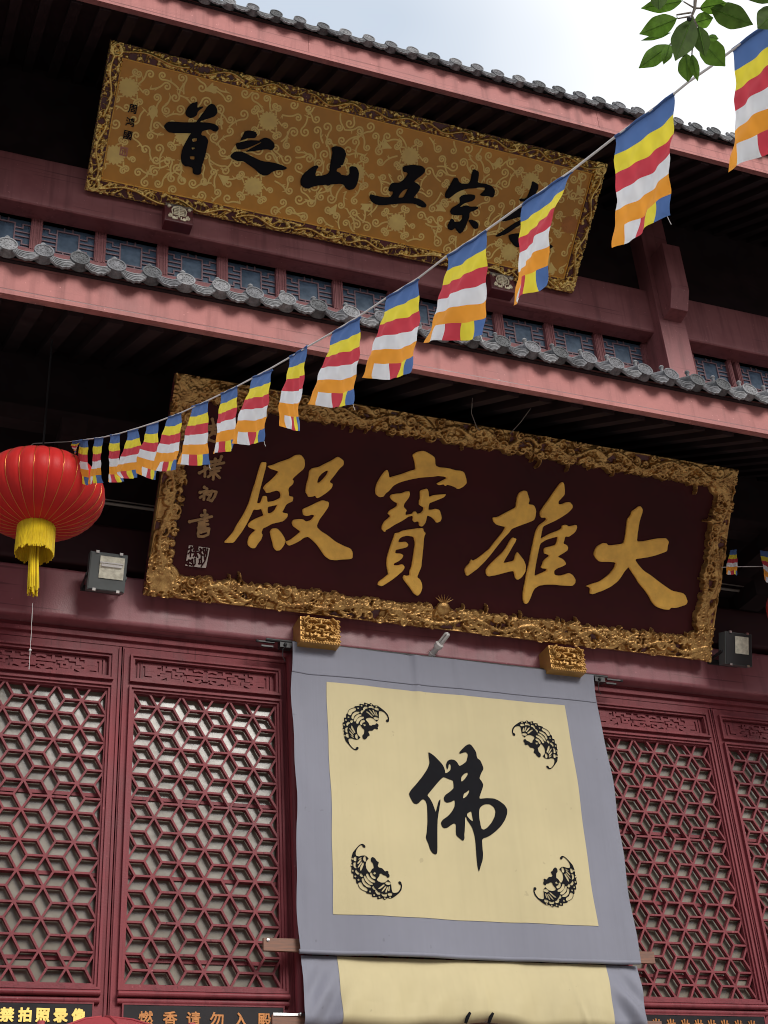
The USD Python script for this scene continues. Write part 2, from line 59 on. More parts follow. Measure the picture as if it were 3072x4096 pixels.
FLAGS = [[[[-2761,-1050,6455],[-2764,-1043,6446],[-2766,-1036,6437],[-2765,-1030,6427],[-2760,-1026,6418],[-2754,-1022,6408],[-2748,-1018,6399]],[[-2737,-1229,6349],[-2740,-1222,6340],[-2744,-1214,6331],[-2746,-1207,6321],[-2746,-1200,6311],[-2745,-1193,6301],[-2744,-1187,6291]]],[[[-2725,-1146,6409],[-2734,-1123,6379],[-2733,-1101,6346],[-2735,-1078,6314],[-2739,-1055,6282],[-2742,-1032,6250],[-2744,-1010,6218]],[[-2704,-1289,6320],[-2699,-1266,6283],[-2695,-1243,6245],[-2692,-1219,6208],[-2689,-1195,6171],[-2686,-1172,6134],[-2682,-1148,6097]]],[[[-2687,-1416,6246],[-2688,-1391,6210],[-2690,-1366,6173],[-2691,-1341,6137],[-2693,-1316,6101],[-2694,-1291,6064],[-2694,-1266,6028]],[[-2664,-1569,6150],[-2660,-1547,6114],[-2655,-1525,6078],[-2651,-1503,6043],[-2648,-1480,6007],[-2649,-1457,5973],[-2636,-1438,5937]]],[[[-2646,-1711,6076],[-2648,-1687,6041],[-2644,-1664,6004],[-2639,-1642,5968],[-2633,-1620,5931],[-2626,-1598,5895],[-2619,-1576,5858]],[[-2623,-1870,5976],[-2618,-1848,5940],[-2614,-1826,5904],[-2612,-1802,5869],[-2608,-1780,5833],[-2597,-1760,5797],[-2575,-1746,5763]]],[[[-2605,-2012,5902],[-2608,-1985,5864],[-2615,-1958,5827],[-2626,-1930,5792],[-2636,-1902,5757],[-2643,-1875,5722],[-2605,-1874,5696]],[[-2583,-2173,5810],[-2569,-2155,5774],[-2555,-2137,5739],[-2550,-2115,5704],[-2555,-2090,5670],[-2559,-2066,5636],[-2556,-2043,5600]]],[[[-2556,-2264,5777],[-2557,-2241,5743],[-2557,-2217,5708],[-2561,-2193,5675],[-2567,-2169,5642],[-2572,-2144,5608],[-2574,-2120,5574]],[[-2533,-2433,5683],[-2525,-2408,5642],[-2521,-2383,5602],[-2515,-2358,5561],[-2508,-2334,5520],[-2501,-2309,5479],[-2495,-2284,5439]]],[[[-2525,-2631,5577],[-2532,-2605,5542],[-2540,-2579,5508],[-2549,-2552,5474],[-2559,-2525,5440],[-2568,-2498,5406],[-2576,-2472,5371]],[[-2503,-2810,5483],[-2493,-2788,5445],[-2489,-2764,5407],[-2485,-2740,5368],[-2481,-2715,5330],[-2478,-2691,5292],[-2475,-2666,5253]]],[[[-2486,-2956,5420],[-2488,-2930,5382],[-2496,-2903,5347],[-2499,-2877,5310],[-2501,-2851,5273],[-2502,-2825,5236],[-2504,-2799,5198]],[[-2461,-3150,5315],[-2453,-3127,5276],[-2448,-3103,5237],[-2442,-3079,5198],[-2436,-3055,5158],[-2430,-3032,5119],[-2423,-3008,5080]]],[[[-2442,-3315,5243],[-2443,-3291,5207],[-2444,-3266,5171],[-2444,-3241,5135],[-2441,-3218,5098],[-2438,-3194,5061],[-2436,-3171,5024]],[[-2420,-3497,5155],[-2418,-3473,5119],[-2417,-3449,5082],[-2417,-3425,5046],[-2415,-3401,5010],[-2413,-3377,4973],[-2411,-3354,4937]]],[[[-2402,-3660,5085],[-2409,-3632,5048],[-2416,-3604,5010],[-2423,-3576,4973],[-2426,-3549,4935],[-2426,-3522,4896],[-2425,-3497,4856]],[[-2378,-3854,4984],[-2381,-3827,4946],[-2384,-3800,4908],[-2383,-3774,4869],[-2383,-3749,4831],[-2384,-3722,4793],[-2384,-3696,4754]]],[[[-2360,-4031,4920],[-2362,-4005,4883],[-2360,-3981,4845],[-2359,-3956,4808],[-2359,-3931,4771],[-2357,-3907,4733],[-2354,-3883,4696]],[[-2343,-4189,4854],[-2345,-4159,4810],[-2347,-4129,4766],[-2348,-4098,4722],[-2351,-4068,4679],[-2346,-4040,4634],[-2331,-4016,4589]]],[[[-2319,-4394,4761],[-2324,-4368,4725],[-2327,-4342,4688],[-2335,-4315,4653],[-2339,-4288,4616],[-2342,-4263,4580],[-2348,-4236,4544]],[[-2295,-4607,4668],[-2291,-4581,4626],[-2290,-4554,4585],[-2289,-4527,4544],[-2287,-4500,4503],[-2287,-4472,4462],[-2286,-4445,4421]]],[[[-2276,-4802,4597],[-2279,-4776,4560],[-2282,-4749,4523],[-2285,-4723,4485],[-2289,-4696,4448],[-2293,-4670,4411],[-2297,-4643,4373]],[[-2253,-5011,4508],[-2248,-4985,4466],[-2244,-4959,4425],[-2239,-4933,4384],[-2238,-4907,4343],[-2239,-4879,4303],[-2240,-4851,4263]]],[[[-2236,-5197,4446],[-2236,-5172,4409],[-2242,-5145,4372],[-2248,-5117,4335],[-2254,-5090,4299],[-2257,-5064,4261],[-2263,-5037,4225]],[[-2213,-5410,4361],[-2209,-5384,4320],[-2205,-5357,4278],[-2202,-5331,4237],[-2196,-5305,4195],[-2194,-5278,4154],[-2194,-5250,4113]]],[[[-2196,-5592,4297],[-2195,-5567,4258],[-2195,-5541,4220],[-2193,-5515,4181],[-2187,-5491,4141],[-2183,-5467,4102],[-2182,-5441,4064]],[[-2172,-5821,4209],[-2183,-5790,4170],[-2194,-5759,4131],[-2202,-5728,4091],[-2207,-5698,4049],[-2209,-5669,4007],[-2207,-5641,3965]]],[[[-2155,-6008,4149],[-2151,-5984,4110],[-2150,-5959,4072],[-2147,-5934,4034],[-2141,-5911,3995],[-2136,-5887,3956],[-2134,-5862,3918]],[[-2134,-6226,4072],[-2128,-6202,4032],[-2118,-6179,3992],[-2114,-6154,3952],[-2108,-6129,3912],[-2099,-6106,3872],[-2094,-6081,3832]]],[[[-2116,-6421,4006],[-2104,-6399,3967],[-2097,-6377,3929],[-2090,-6354,3891],[-2083,-6331,3853],[-2081,-6307,3815],[-2074,-6284,3777]],[[-2097,-6613,3938],[-2089,-6592,3902],[-2082,-6571,3866],[-2076,-6550,3831],[-2069,-6529,3795],[-2062,-6508,3760],[-2057,-6486,3724]]]]
STRING = [[-2783,-745,6656],[-2754,-943,6532],[-2664,-1577,6151],[-2626,-1860,5990],[-2588,-2145,5835],[-2545,-2477,5657],[-2503,-2812,5485],[-2462,-3147,5323],[-2420,-3501,5156],[-2381,-3847,4999],[-2360,-4031,4920],[-2342,-4193,4851],[-2320,-4395,4763],[-2296,-4611,4673],[-2276,-4803,4599],[-2254,-5009,4513],[-2237,-5195,4450],[-2214,-5411,4364],[-2196,-5593,4298],[-2173,-5819,4211],[-2155,-6009,4150],[-2134,-6227,4073],[-2130,-6279,4057],[-2122,-6351,4030],[-2116,-6421,4006],[-2107,-6507,3976],[-2096,-6620,3935],[-2082,-6765,3885]]
FLAGS2 = [[[[2123,-750,6586],[2108,-750,6552],[2093,-750,6517],[2078,-750,6483],[2064,-750,6449],[2054,-750,6415],[2044,-750,6381]],[[2182,-750,6601],[2173,-750,6562],[2164,-750,6524],[2155,-750,6485],[2146,-750,6447],[2137,-750,6409],[2129,-750,6372]]],[[[2394,-750,6624],[2389,-750,6582],[2384,-750,6541],[2379,-750,6500],[2374,-750,6459],[2370,-750,6418],[2367,-750,6378]],[[2559,-750,6629],[2547,-750,6582],[2533,-750,6535],[2518,-750,6488],[2502,-750,6442],[2486,-750,6395],[2472,-750,6350]]]]
LEAVES = [[-2466,-6575,3821,-2368,-6585,3870,14],[-2450,-6604,3786,-2433,-6600,3865,14],[-2474,-6563,3757,-2386,-6578,3819,18],[-2459,-6542,3767,-2384,-6543,3817,5],[-2443,-6498,3743,-2368,-6516,3819,16],[-2416,-6575,3688,-2372,-6602,3796,22],[-2419,-6544,3712,-2389,-6542,3785,10],[-2357,-6528,3700,-2344,-6529,3788,16],[-2348,-6545,3686,-2342,-6542,3772,8],[-2359,-6594,3698,-2355,-6594,3789,14],[-2289,-6565,3729,-2316,-6548,3816,21],[-2317,-6597,3761,-2313,-6566,3806,6],[-2328,-6610,3804,-2339,-6565,3838,14],[-2282,-6658,3744,-2337,-6620,3817,21],[-2321,-6648,3805,-2344,-6598,3840,14],[-2305,-6683,3779,-2212,-6688,3822,11],[-2273,-6657,3737,-2213,-6668,3810,21]]
TWIGS = [[[-2356,-6610,3861],[-2355,-6601,3847],[-2354,-6596,3839],[-2357,-6586,3827],[-2346,-6580,3811],[-2348,-6555,3775],[-2347,-6548,3763]],[[-2354,-6596,3839],[-2377,-6595,3852]],[[-2357,-6586,3827],[-2382,-6574,3824]],[[-2352,-6597,3839],[-2345,-6599,3839]],[[-2352,-6597,3839],[-2325,-6607,3837]],[[-2359,-6589,3833],[-2386,-6577,3830],[-2383,-6573,3824]],[[-2346,-6580,3811],[-2343,-6581,3809]],[[-2354,-6577,3812],[-2355,-6545,3765]],[[-2354,-6611,3861],[-2311,-6636,3872],[-2250,-6663,3874],[-2217,-6666,3858],[-2199,-6655,3830]],[[-2357,-6586,3827],[-2390,-6542,3781]]]
FLOWERS = [-2272,974,-963,973,-2287,367,-978,364,-1697,669,461,963,485,324,1746,999,1716,275,2278,671,-32,699,1020,720]
BATLEAF = [-1533,1136,-1170,1491,-2023,798,-1496,124,186,1009,877,554,1355,1075,2292,1004,2218,195,-1257,363,-179,295,130,397]
GL = {"禁":[[[-49,9,-49,12,-34,26,-34,29,-46,30,-46,38,-29,39,-28,50,-18,50,-17,39,-3,38,15,39,17,50,27,50,28,39,46,38,45,29,33,29,33,26,49,12,49,10,43,3,40,3,30,15,28,15,28,4,36,2,36,-7,-34,-7,-35,2,-29,4,-29,14,-40,3,-45,3],[2,4,16,3,16,16,14,16],[-12,28,-4,22,0,17,9,26,10,28],[-16,17,-17,3,-2,3,-7,10]],[[-48,-43,-47,-39,-39,-35,-28,-24,-28,-22,-46,-22,-46,-12,47,-13,47,-22,25,-23,46,-40,46,-44,39,-48,35,-48,25,-37,14,-29,19,-24,19,-22,7,-23,6,-44,3,-48,-2,-50,-18,-50,-21,-44,-21,-39,-5,-39,-6,-22,-20,-22,-20,-24,-17,-26,-18,-31,-32,-45,-39,-49]]],"拍":[[[-44,-17,-47,-5,-32,-2,-32,17,-45,17,-46,27,-45,29,-32,29,-32,49,-30,50,-20,49,-20,29,10,31,15,49,28,48,24,31,47,31,46,-49,36,-49,34,-44,6,-44,4,-49,-6,-49,-8,-7,-20,-11,-21,-46,-26,-49,-40,-50,-44,-44,-44,-38,-32,-38,-32,-15],[5,-31,35,-32,35,-12,6,-12],[5,1,35,0,35,19,6,19],[-20,3,-8,4,-8,17,-20,17]]],"照":[[[-50,-44,-37,-23,-37,-21,-45,-20,-45,48,47,47,45,24,39,15,43,14,43,-18,37,-20,50,-42,49,-45,39,-48,31,-33,25,-26,25,-21,27,-19,15,-19,21,-36,22,-45,11,-47,3,-22,10,-21,11,-19,-7,-18,-7,11,-9,13,-10,-15,-32,-16,-31,-20,-24,-22,-32,-39,-39,-48,-42,-48],[5,16,19,15,17,24,32,26,34,37,20,37,15,26],[5,-8,31,-8,31,3,6,4],[-10,23,-5,23,2,28,6,35,6,37,-10,37],[-33,-3,-22,-4,-22,12,-32,12],[-32,38,-32,24,-22,23,-22,37]],[[-16,-47,-18,-22,-8,-22,-4,-41,-5,-46]]],"录":[[[-50,4,-49,15,22,15,21,20,-39,20,-38,33,22,33,23,36,-41,37,-41,49,35,49,37,35,34,15,48,15,49,3,38,3,39,0,42,-1,42,-4,24,-17,23,-20,32,-27,50,-34,50,-37,44,-45,38,-44,21,-35,7,-22,6,-39,4,-46,1,-48,-20,-49,-23,-43,-23,-38,-8,-38,-8,-27,-40,-42,-44,-42,-49,-35,-49,-30,-23,-19,-27,-15,-42,-4,-38,3],[6,1,15,-10,23,-4,29,3,7,3],[-30,2,-13,-10,-13,-16,-7,-13,-8,3]]],"像":[[[-50,4,-50,7,-46,11,-35,27,-26,49,-21,49,-15,46,-23,24,-12,34,-3,49,7,48,8,43,24,43,29,39,29,35,24,28,43,27,43,2,39,0,44,-4,44,-7,35,-12,34,-16,38,-24,50,-34,50,-37,44,-44,40,-43,30,-32,23,-19,23,-37,21,-43,16,-48,1,-49,-3,-39,-19,-46,-25,-39,-27,-49,-36,-49,-37,1,-39,1,-43,-4,-45,-4],[12,0,19,-9,25,-6,34,0],[18,12,30,11,32,17,19,17],[1,-37,9,-38,12,-36,13,-30],[-2,29,10,28,12,31,-1,32],[-26,-36,-20,-35,1,-25,11,-17,9,-16,6,-19,-9,-28,-18,-31,-23,-26,-23,-21,-4,-14,4,-7,-18,-16,-23,-11,-23,-7,-14,-4,-7,1,-16,1,-17,13,-21,13,-25,16],[-5,11,4,11,7,17,-5,17]]],"燃":[[[-50,-44,-49,-39,-46,-36,-42,-28,-37,-13,-36,11,-38,11,-41,-3,-49,-1,-50,5,-47,13,-45,29,-36,29,-36,47,-26,48,-25,29,-22,35,-12,31,-11,33,-7,49,3,48,2,39,16,38,17,27,21,28,21,46,23,49,31,49,34,46,38,47,47,31,48,18,34,16,34,14,41,-4,46,-12,50,-14,49,-19,47,-19,44,-24,39,-23,49,-41,50,-46,44,-49,38,-48,35,-38,29,-27,29,-23,35,-22,37,-19,28,-4,21,-14,10,-24,12,-47,1,-48,-1,-25,6,-24,2,-19,2,-15,13,-7,17,0,20,8,21,16,13,16,6,-3,-7,-20,-7,-23,-3,-24,-3,-29,-15,-49,-19,-49,-24,-46,-24,-43,-19,-37,-16,-29,-20,-32,-23,-32,-28,-25,-35,-41,-41,-49,-45,-49],[33,28,36,28,35,33,33,33],[-2,25,4,23,4,28,-2,28],[-7,14,-4,10,0,11,0,13,-5,15],[-24,6,-26,-9,-20,-15,-10,-7,-6,0,-12,4,-15,1,-18,1]],[[13,-27,15,-24,23,-24,30,-41,29,-47,19,-47]]],"香":[[[-50,-7,-50,-4,-33,4,-20,15,-48,16,-48,26,-7,28,-8,33,-37,31,-40,38,-39,41,2,45,28,50,36,42,36,39,6,34,6,28,45,27,48,25,47,16,19,15,30,6,50,-4,44,-12,34,-10,33,-49,22,-49,20,-46,-20,-46,-23,-50,-32,-50,-33,-11,-45,-13],[7,10,7,-4,22,-3],[-21,-34,20,-35,21,-30,-20,-30],[-21,-19,20,-20,21,-15,-20,-15],[-22,-3,-7,-4,-7,9,-9,9]]],"请":[[[-49,6,-48,17,-22,17,-22,-23,-19,-23,-15,-19,-12,-19,-10,-21,-9,5,-17,6,-17,15,9,16,9,19,-11,19,-12,28,9,29,10,30,-13,31,-14,41,9,42,10,49,12,50,21,49,22,42,45,41,45,31,21,30,22,29,43,29,43,19,22,19,22,16,49,15,49,6,40,5,40,-45,34,-49,19,-49,16,-39,29,-38,29,-33,3,-33,1,-35,1,-49,-7,-50,-10,-49,-10,-31,-30,-45,-31,-48,-33,-48,-38,-40,-38,-37,-34,-33,-34,5],[1,-23,29,-23,30,-21,28,-19,2,-19],[1,-9,29,-10,30,-7,2,-6]],[[-43,39,-43,41,-37,47,-33,47,-18,32,-18,28,-23,22,-27,22]]],"勿":[[[-49,0,-49,3,-36,19,-23,50,-12,49,-11,47,-15,34,49,33,45,-34,41,-43,33,-50,14,-50,12,-48,10,-39,29,-38,30,-37,35,-12,36,22,26,21,20,-5,14,-20,3,-38,-8,-50,-11,-50,-16,-46,-17,-41,-6,-29,3,-14,11,8,13,22,2,22,-4,2,-12,-13,-22,-27,-34,-39,-37,-39,-43,-34,-43,-29,-32,-19,-23,-7,-11,21,-20,22,-38,-5,-41,-5]]],"入":[[[-50,-41,-48,-37,-40,-34,-26,-20,-19,-9,-12,5,-8,23,-24,39,-18,49,-12,47,0,35,11,18,22,-5,29,-17,40,-29,50,-35,50,-40,48,-42,47,-48,40,-47,32,-40,15,-20,2,5,-2,-7,-12,-24,-27,-40,-40,-49]]],"殿":[[[-50,-39,-46,-28,-43,-10,-42,47,3,47,4,20,7,23,8,46,38,46,38,20,48,19,49,10,31,10,28,14,28,35,19,35,17,21,10,7,41,7,45,5,41,-12,32,-25,36,-31,50,-37,50,-41,45,-47,35,-45,23,-36,16,-42,6,-47,2,-47,-2,-42,-6,-41,-9,-32,-14,-26,-15,-21,-17,-21,-16,-26,-18,-31,-28,-47,-34,-44,-36,-39,-28,-25,-27,-21,-33,-21,-37,-38,-42,-45],[17,-5,23,-18,28,-13,31,-5],[-4,-22,4,-34,15,-27,9,-16,6,-6,1,-2,-3,-2,-3,-10,6,-11,6,-19],[-3,18,-3,9,0,9,-1,15,4,19],[-30,36,-31,30,-8,30,-8,36],[-17,-9,-13,-10,-13,-2,-17,-2],[-17,10,-13,9,-14,19,-17,19],[-32,-9,-27,-10,-27,-2,-32,-2],[-31,10,-27,9,-27,19,-31,19]]],"周":[[[-48,-44,-40,-28,-37,-15,-34,50,48,50,48,-43,44,-48,35,-50,22,-50,17,-41,19,-38,35,-37,35,3,33,2,-23,2,-25,-22,-33,-44,-37,-50,-41,-50],[31,20,12,20,12,13,35,13,35,37,12,37,12,31,31,31],[-23,13,-1,13,-1,20,-20,20,-19,31,-1,31,-1,37,-23,37]],[[-17,-4,29,-3,29,-35,-5,-35,-6,-42,-16,-42],[-4,-14,-5,-24,17,-24,17,-14]]],"鸿":[[[-48,-46,-48,-41,-41,-29,-35,-10,-30,-9,-23,-16,-17,-14,-17,25,-27,25,-29,28,-34,27,-36,31,-47,40,-47,42,-42,47,-36,47,-24,36,3,36,5,40,14,40,17,50,28,48,26,40,45,39,43,12,42,7,38,1,22,0,18,9,25,10,25,11,17,19,15,19,16,-3,49,-3,48,-38,46,-46,42,-49,22,-50,20,-40,34,-40,36,-31,-1,-30,-2,-20,-22,-29,-25,-29,-28,-26,-38,-50],[1,-18,36,-20,37,-15,6,-14],[23,28,31,20,32,20,32,29],[28,11,30,10,31,13,30,13],[-7,-8,3,-6,3,25,-6,25]],[[-49,10,-49,14,-45,18,-40,18,-26,7,-26,3,-32,-2,-35,-2,-43,6]]],"國":[[[-48,50,48,50,47,-50,36,-50,35,-45,-35,-45,-36,-50,-48,-49],[18,-13,21,-19,23,-20,26,-10,35,-13,35,19,26,18,26,16,30,16,30,10,25,-2],[27,38,32,33,31,29,35,28,35,38],[30,-32,35,-33,35,-25,33,-25],[12,18,13,5,14,4,19,18],[11,34,11,29,19,29,19,31],[11,-24,2,-33,18,-32],[-1,-9,3,-14,4,-13,1,11,0,12],[-35,-15,-22,-15,-9,-11,-30,-10,-30,16,-1,15,0,18,-35,19],[-35,29,-2,28,-1,36,-3,39,-35,39],[-34,-26,-35,-33,-8,-32,-11,-27,-9,-23,-30,-27],[-19,0,-13,-1,-12,5,-19,7]]],"壽":[[[-49,-17,-49,-8,-40,-8,-41,1,-32,3,-32,12,-47,13,-47,22,-37,23,-39,24,-38,33,-45,34,-45,44,-7,44,-5,50,4,50,6,44,46,42,46,35,38,33,39,24,37,23,48,21,45,6,43,2,40,1,40,-7,49,-8,49,-17,36,-18,36,-20,45,-20,46,-28,36,-30,35,-46,33,-49,17,-50,15,-44,6,-44,-2,-34,-3,-30,-5,-30,-6,-45,-30,-45,-31,-49,-40,-49,-41,-20,-40,-18],[31,4,33,3,34,12,31,12],[-6,-19,-6,-20,24,-19,23,-18],[11,-31,16,-36,17,-40,24,-40,23,-30],[-30,-34,-18,-35,-17,-29,-30,-29]]]}

# ---------------------------------------------------------------- materials
LK = '/World/Looks/'
def paint(name, col, rough=0.5, metal=0.0, vary=0.15, scale=3.0, bump=0.0, bscale=60.0, col2=None, spec=0.5, stretch=(1, 1, 1), coat=0.0):
    a = np.array(col); b = np.array(col2) if col2 is not None else a*(1-vary)
    nodes = {'g': ('geometry', {}), 'mp': ('mapping', {'scale': stretch}), 'n': ('noise_texture', {'scale': scale, 'detail': 6.0, 'roughness': 0.62}),
             'r': ('rgb_ramp', {'ramp': [(0.32, tuple(b)), (0.66, tuple(np.minimum(a*(1+vary*.5), 1)))]}),
             'rr': ('map_range', {'from_min': 0.3, 'from_max': 0.7, 'to_min': max(rough-.08, .02), 'to_max': min(rough+.1, 1)}),
             'p': ('principled_bsdf', {'metallic': metal, 'specular_ior_level': spec, 'coat_weight': coat, 'coat_roughness': 0.2})}
    links = [('g.position', 'mp.vector'), ('mp.vector', 'n.vector'), ('n.fac', 'r.fac'), ('r.color', 'p.base_color'), ('n.fac', 'rr.value'), ('rr.result', 'p.roughness')]
    if bump:
        nodes['n2'] = ('noise_texture', {'scale': bscale, 'detail': 4.0}); nodes['b'] = ('bump', {'strength': bump, 'distance': 0.01})
        links += [('mp.vector', 'n2.vector'), ('n2.fac', 'b.height'), ('b.normal', 'p.normal')]
    return usdkit.material(stage, LK + name, nodes, links, surface='p.BSDF')
def silk(name, col, rough=0.6):
    """Hung silk: faint streaks down the drop, a few water marks and specks."""
    a = np.array(col)
    return usdkit.material(stage, LK + name, {
        'g': ('geometry', {}), 'm2': ('mapping', {'scale': (22.0, 22.0, 0.8)}), 'n1': ('noise_texture', {'scale': 1.3, 'detail': 7.0, 'roughness': 0.6}), 'n2': ('noise_texture', {'scale': 1.0, 'detail': 3.0}), 'n3': ('noise_texture', {'scale': 17.0, 'detail': 2.0}), 'n4': ('noise_texture', {'scale': 420.0, 'detail': 2.0}),
        'r1': ('rgb_ramp', {'ramp': [(0.34, tuple(a*.93)), (0.66, tuple(a*1.05))]}), 'r2': ('rgb_ramp', {'ramp': [(0.45, (0, 0, 0)), (0.78, (0.20,)*3)]}), 'r3': ('rgb_ramp', {'ramp': [(0.735, (0, 0, 0)), (0.77, (0.35,)*3)]}),
        'x1': ('mix_color', {'b': tuple(a*.80)}), 'x2': ('mix_color', {'b': tuple(a*.55)}), 'b': ('bump', {'strength': 0.3, 'distance': 0.002}), 'b2': ('bump', {'strength': 0.09, 'distance': 0.02}),
        'p': ('principled_bsdf', {'roughness': rough, 'specular_ior_level': 0.2, 'sheen_weight': 0.15})},
        [('g.position', 'm2.vector'), ('g.position', 'n1.vector'), ('m2.vector', 'n2.vector'), ('g.position', 'n3.vector'), ('g.position', 'n4.vector'), ('n1.fac', 'r1.fac'), ('n2.fac', 'r2.fac'), ('n3.fac', 'r3.fac'),
         ('r1.color', 'x1.a'), ('r2.color', 'x1.fac'), ('x1.result', 'x2.a'), ('r3.color', 'x2.fac'), ('x2.result', 'p.base_color'), ('n2.fac', 'b2.height'), ('n4.fac', 'b.height'), ('b2.normal', 'b.normal'), ('b.normal', 'p.normal')], surface='p.BSDF')
def oldpaint(name, col, fade, rough=0.5, spec=0.3, grain=(0.9, 45.0, 45.0)):
    """Faded paint: large pale patches, water streaks running down, specks where it has flaked."""
    a, b = np.array(col), np.array(fade)
    return usdkit.material(stage, LK + name, {
        'g': ('geometry', {}), 'm1': ('mapping', {'scale': (1.0, 1.0, 1.0)}), 'm2': ('mapping', {'scale': (14.0, 14.0, 0.9)}),
        'n1': ('noise_texture', {'scale': 1.7, 'detail': 8.0, 'roughness': 0.65}), 'n2': ('noise_texture', {'scale': 1.0, 'detail': 4.0, 'roughness': 0.6}), 'n3': ('noise_texture', {'scale': 42.0, 'detail': 3.0}), 'n4': ('noise_texture', {'scale': 110.0, 'detail': 3.0}),
        'r1': ('rgb_ramp', {'ramp': [(0.36, tuple(a)), (0.64, tuple(b))]}), 'r2': ('rgb_ramp', {'ramp': [(0.50, (0, 0, 0)), (0.72, (0.55,)*3)]}), 'r3': ('rgb_ramp', {'ramp': [(0.70, (0, 0, 0)), (0.74, (0.7,)*3)]}),
        'x1': ('mix_color', {'b': tuple(a*.55)}), 'x2': ('mix_color', {'b': tuple(np.minimum(b*1.5+.03, 1))}), 'm5': ('mapping', {'scale': grain}), 'n5': ('noise_texture', {'scale': 1.0, 'detail': 3.0, 'roughness': 0.5}), 'r5': ('rgb_ramp', {'ramp': [(0.64, (0, 0, 0)), (0.70, (0.6,)*3)]}), 'x5': ('mix_color', {'b': tuple(a*.38)}), 'b': ('bump', {'strength': 0.18, 'distance': 0.006}),
        'rr': ('map_range', {'from_min': .3, 'from_max': .7, 'to_min': rough-.1, 'to_max': rough+.15}),
        'p': ('principled_bsdf', {'specular_ior_level': spec})},
        [('g.position', 'm1.vector'), ('g.position', 'm2.vector'), ('m1.vector', 'n1.vector'), ('m2.vector', 'n2.vector'), ('m1.vector', 'n3.vector'), ('m1.vector', 'n4.vector'), ('n1.fac', 'r1.fac'), ('n2.fac', 'r2.fac'), ('n3.fac', 'r3.fac'),
         ('r1.color', 'x1.a'), ('r2.color', 'x1.fac'), ('x1.result', 'x2.a'), ('r3.color', 'x2.fac'), ('g.position', 'm5.vector'), ('m5.vector', 'n5.vector'), ('n5.fac', 'r5.fac'), ('r5.color', 'x5.fac'), ('x2.result', 'x5.a'), ('x5.result', 'p.base_color'), ('n4.fac', 'b.height'), ('b.normal', 'p.normal'), ('n1.fac', 'rr.value'), ('rr.result', 'p.roughness')], surface='p.BSDF')
def cloth(name, col, trans=0.3, vary=0.08, rough=0.85, weave=900.0):
    a = np.array(col)
    return usdkit.material(stage, LK + name, {
        'g': ('geometry', {}), 'n': ('noise_texture', {'scale': 9.0, 'detail': 6.0}), 'n2': ('noise_texture', {'scale': weave, 'detail': 2.0}),
        'r': ('rgb_ramp', {'ramp': [(0.3, tuple(a*(1-vary))), (0.7, tuple(np.minimum(a*(1+vary*.6), 1)))]}),
        'b': ('bump', {'strength': 0.25, 'distance': 0.002}), 'p': ('principled_bsdf', {'roughness': rough, 'specular_ior_level': 0.2, 'sheen_weight': 0.1}),
        't': ('translucent_bsdf', {}), 'm': ('mix_closure', {'fac': trans})},
        [('g.position', 'n.vector'), ('g.position', 'n2.vector'), ('n.fac', 'r.fac'), ('r.color', 'p.base_color'), ('r.color', 't.color'),
         ('n2.fac', 'b.height'), ('b.normal', 'p.normal'), ('p.BSDF', 'm.closure1'), ('t.BSDF', 'm.closure2')], surface='m.closure')
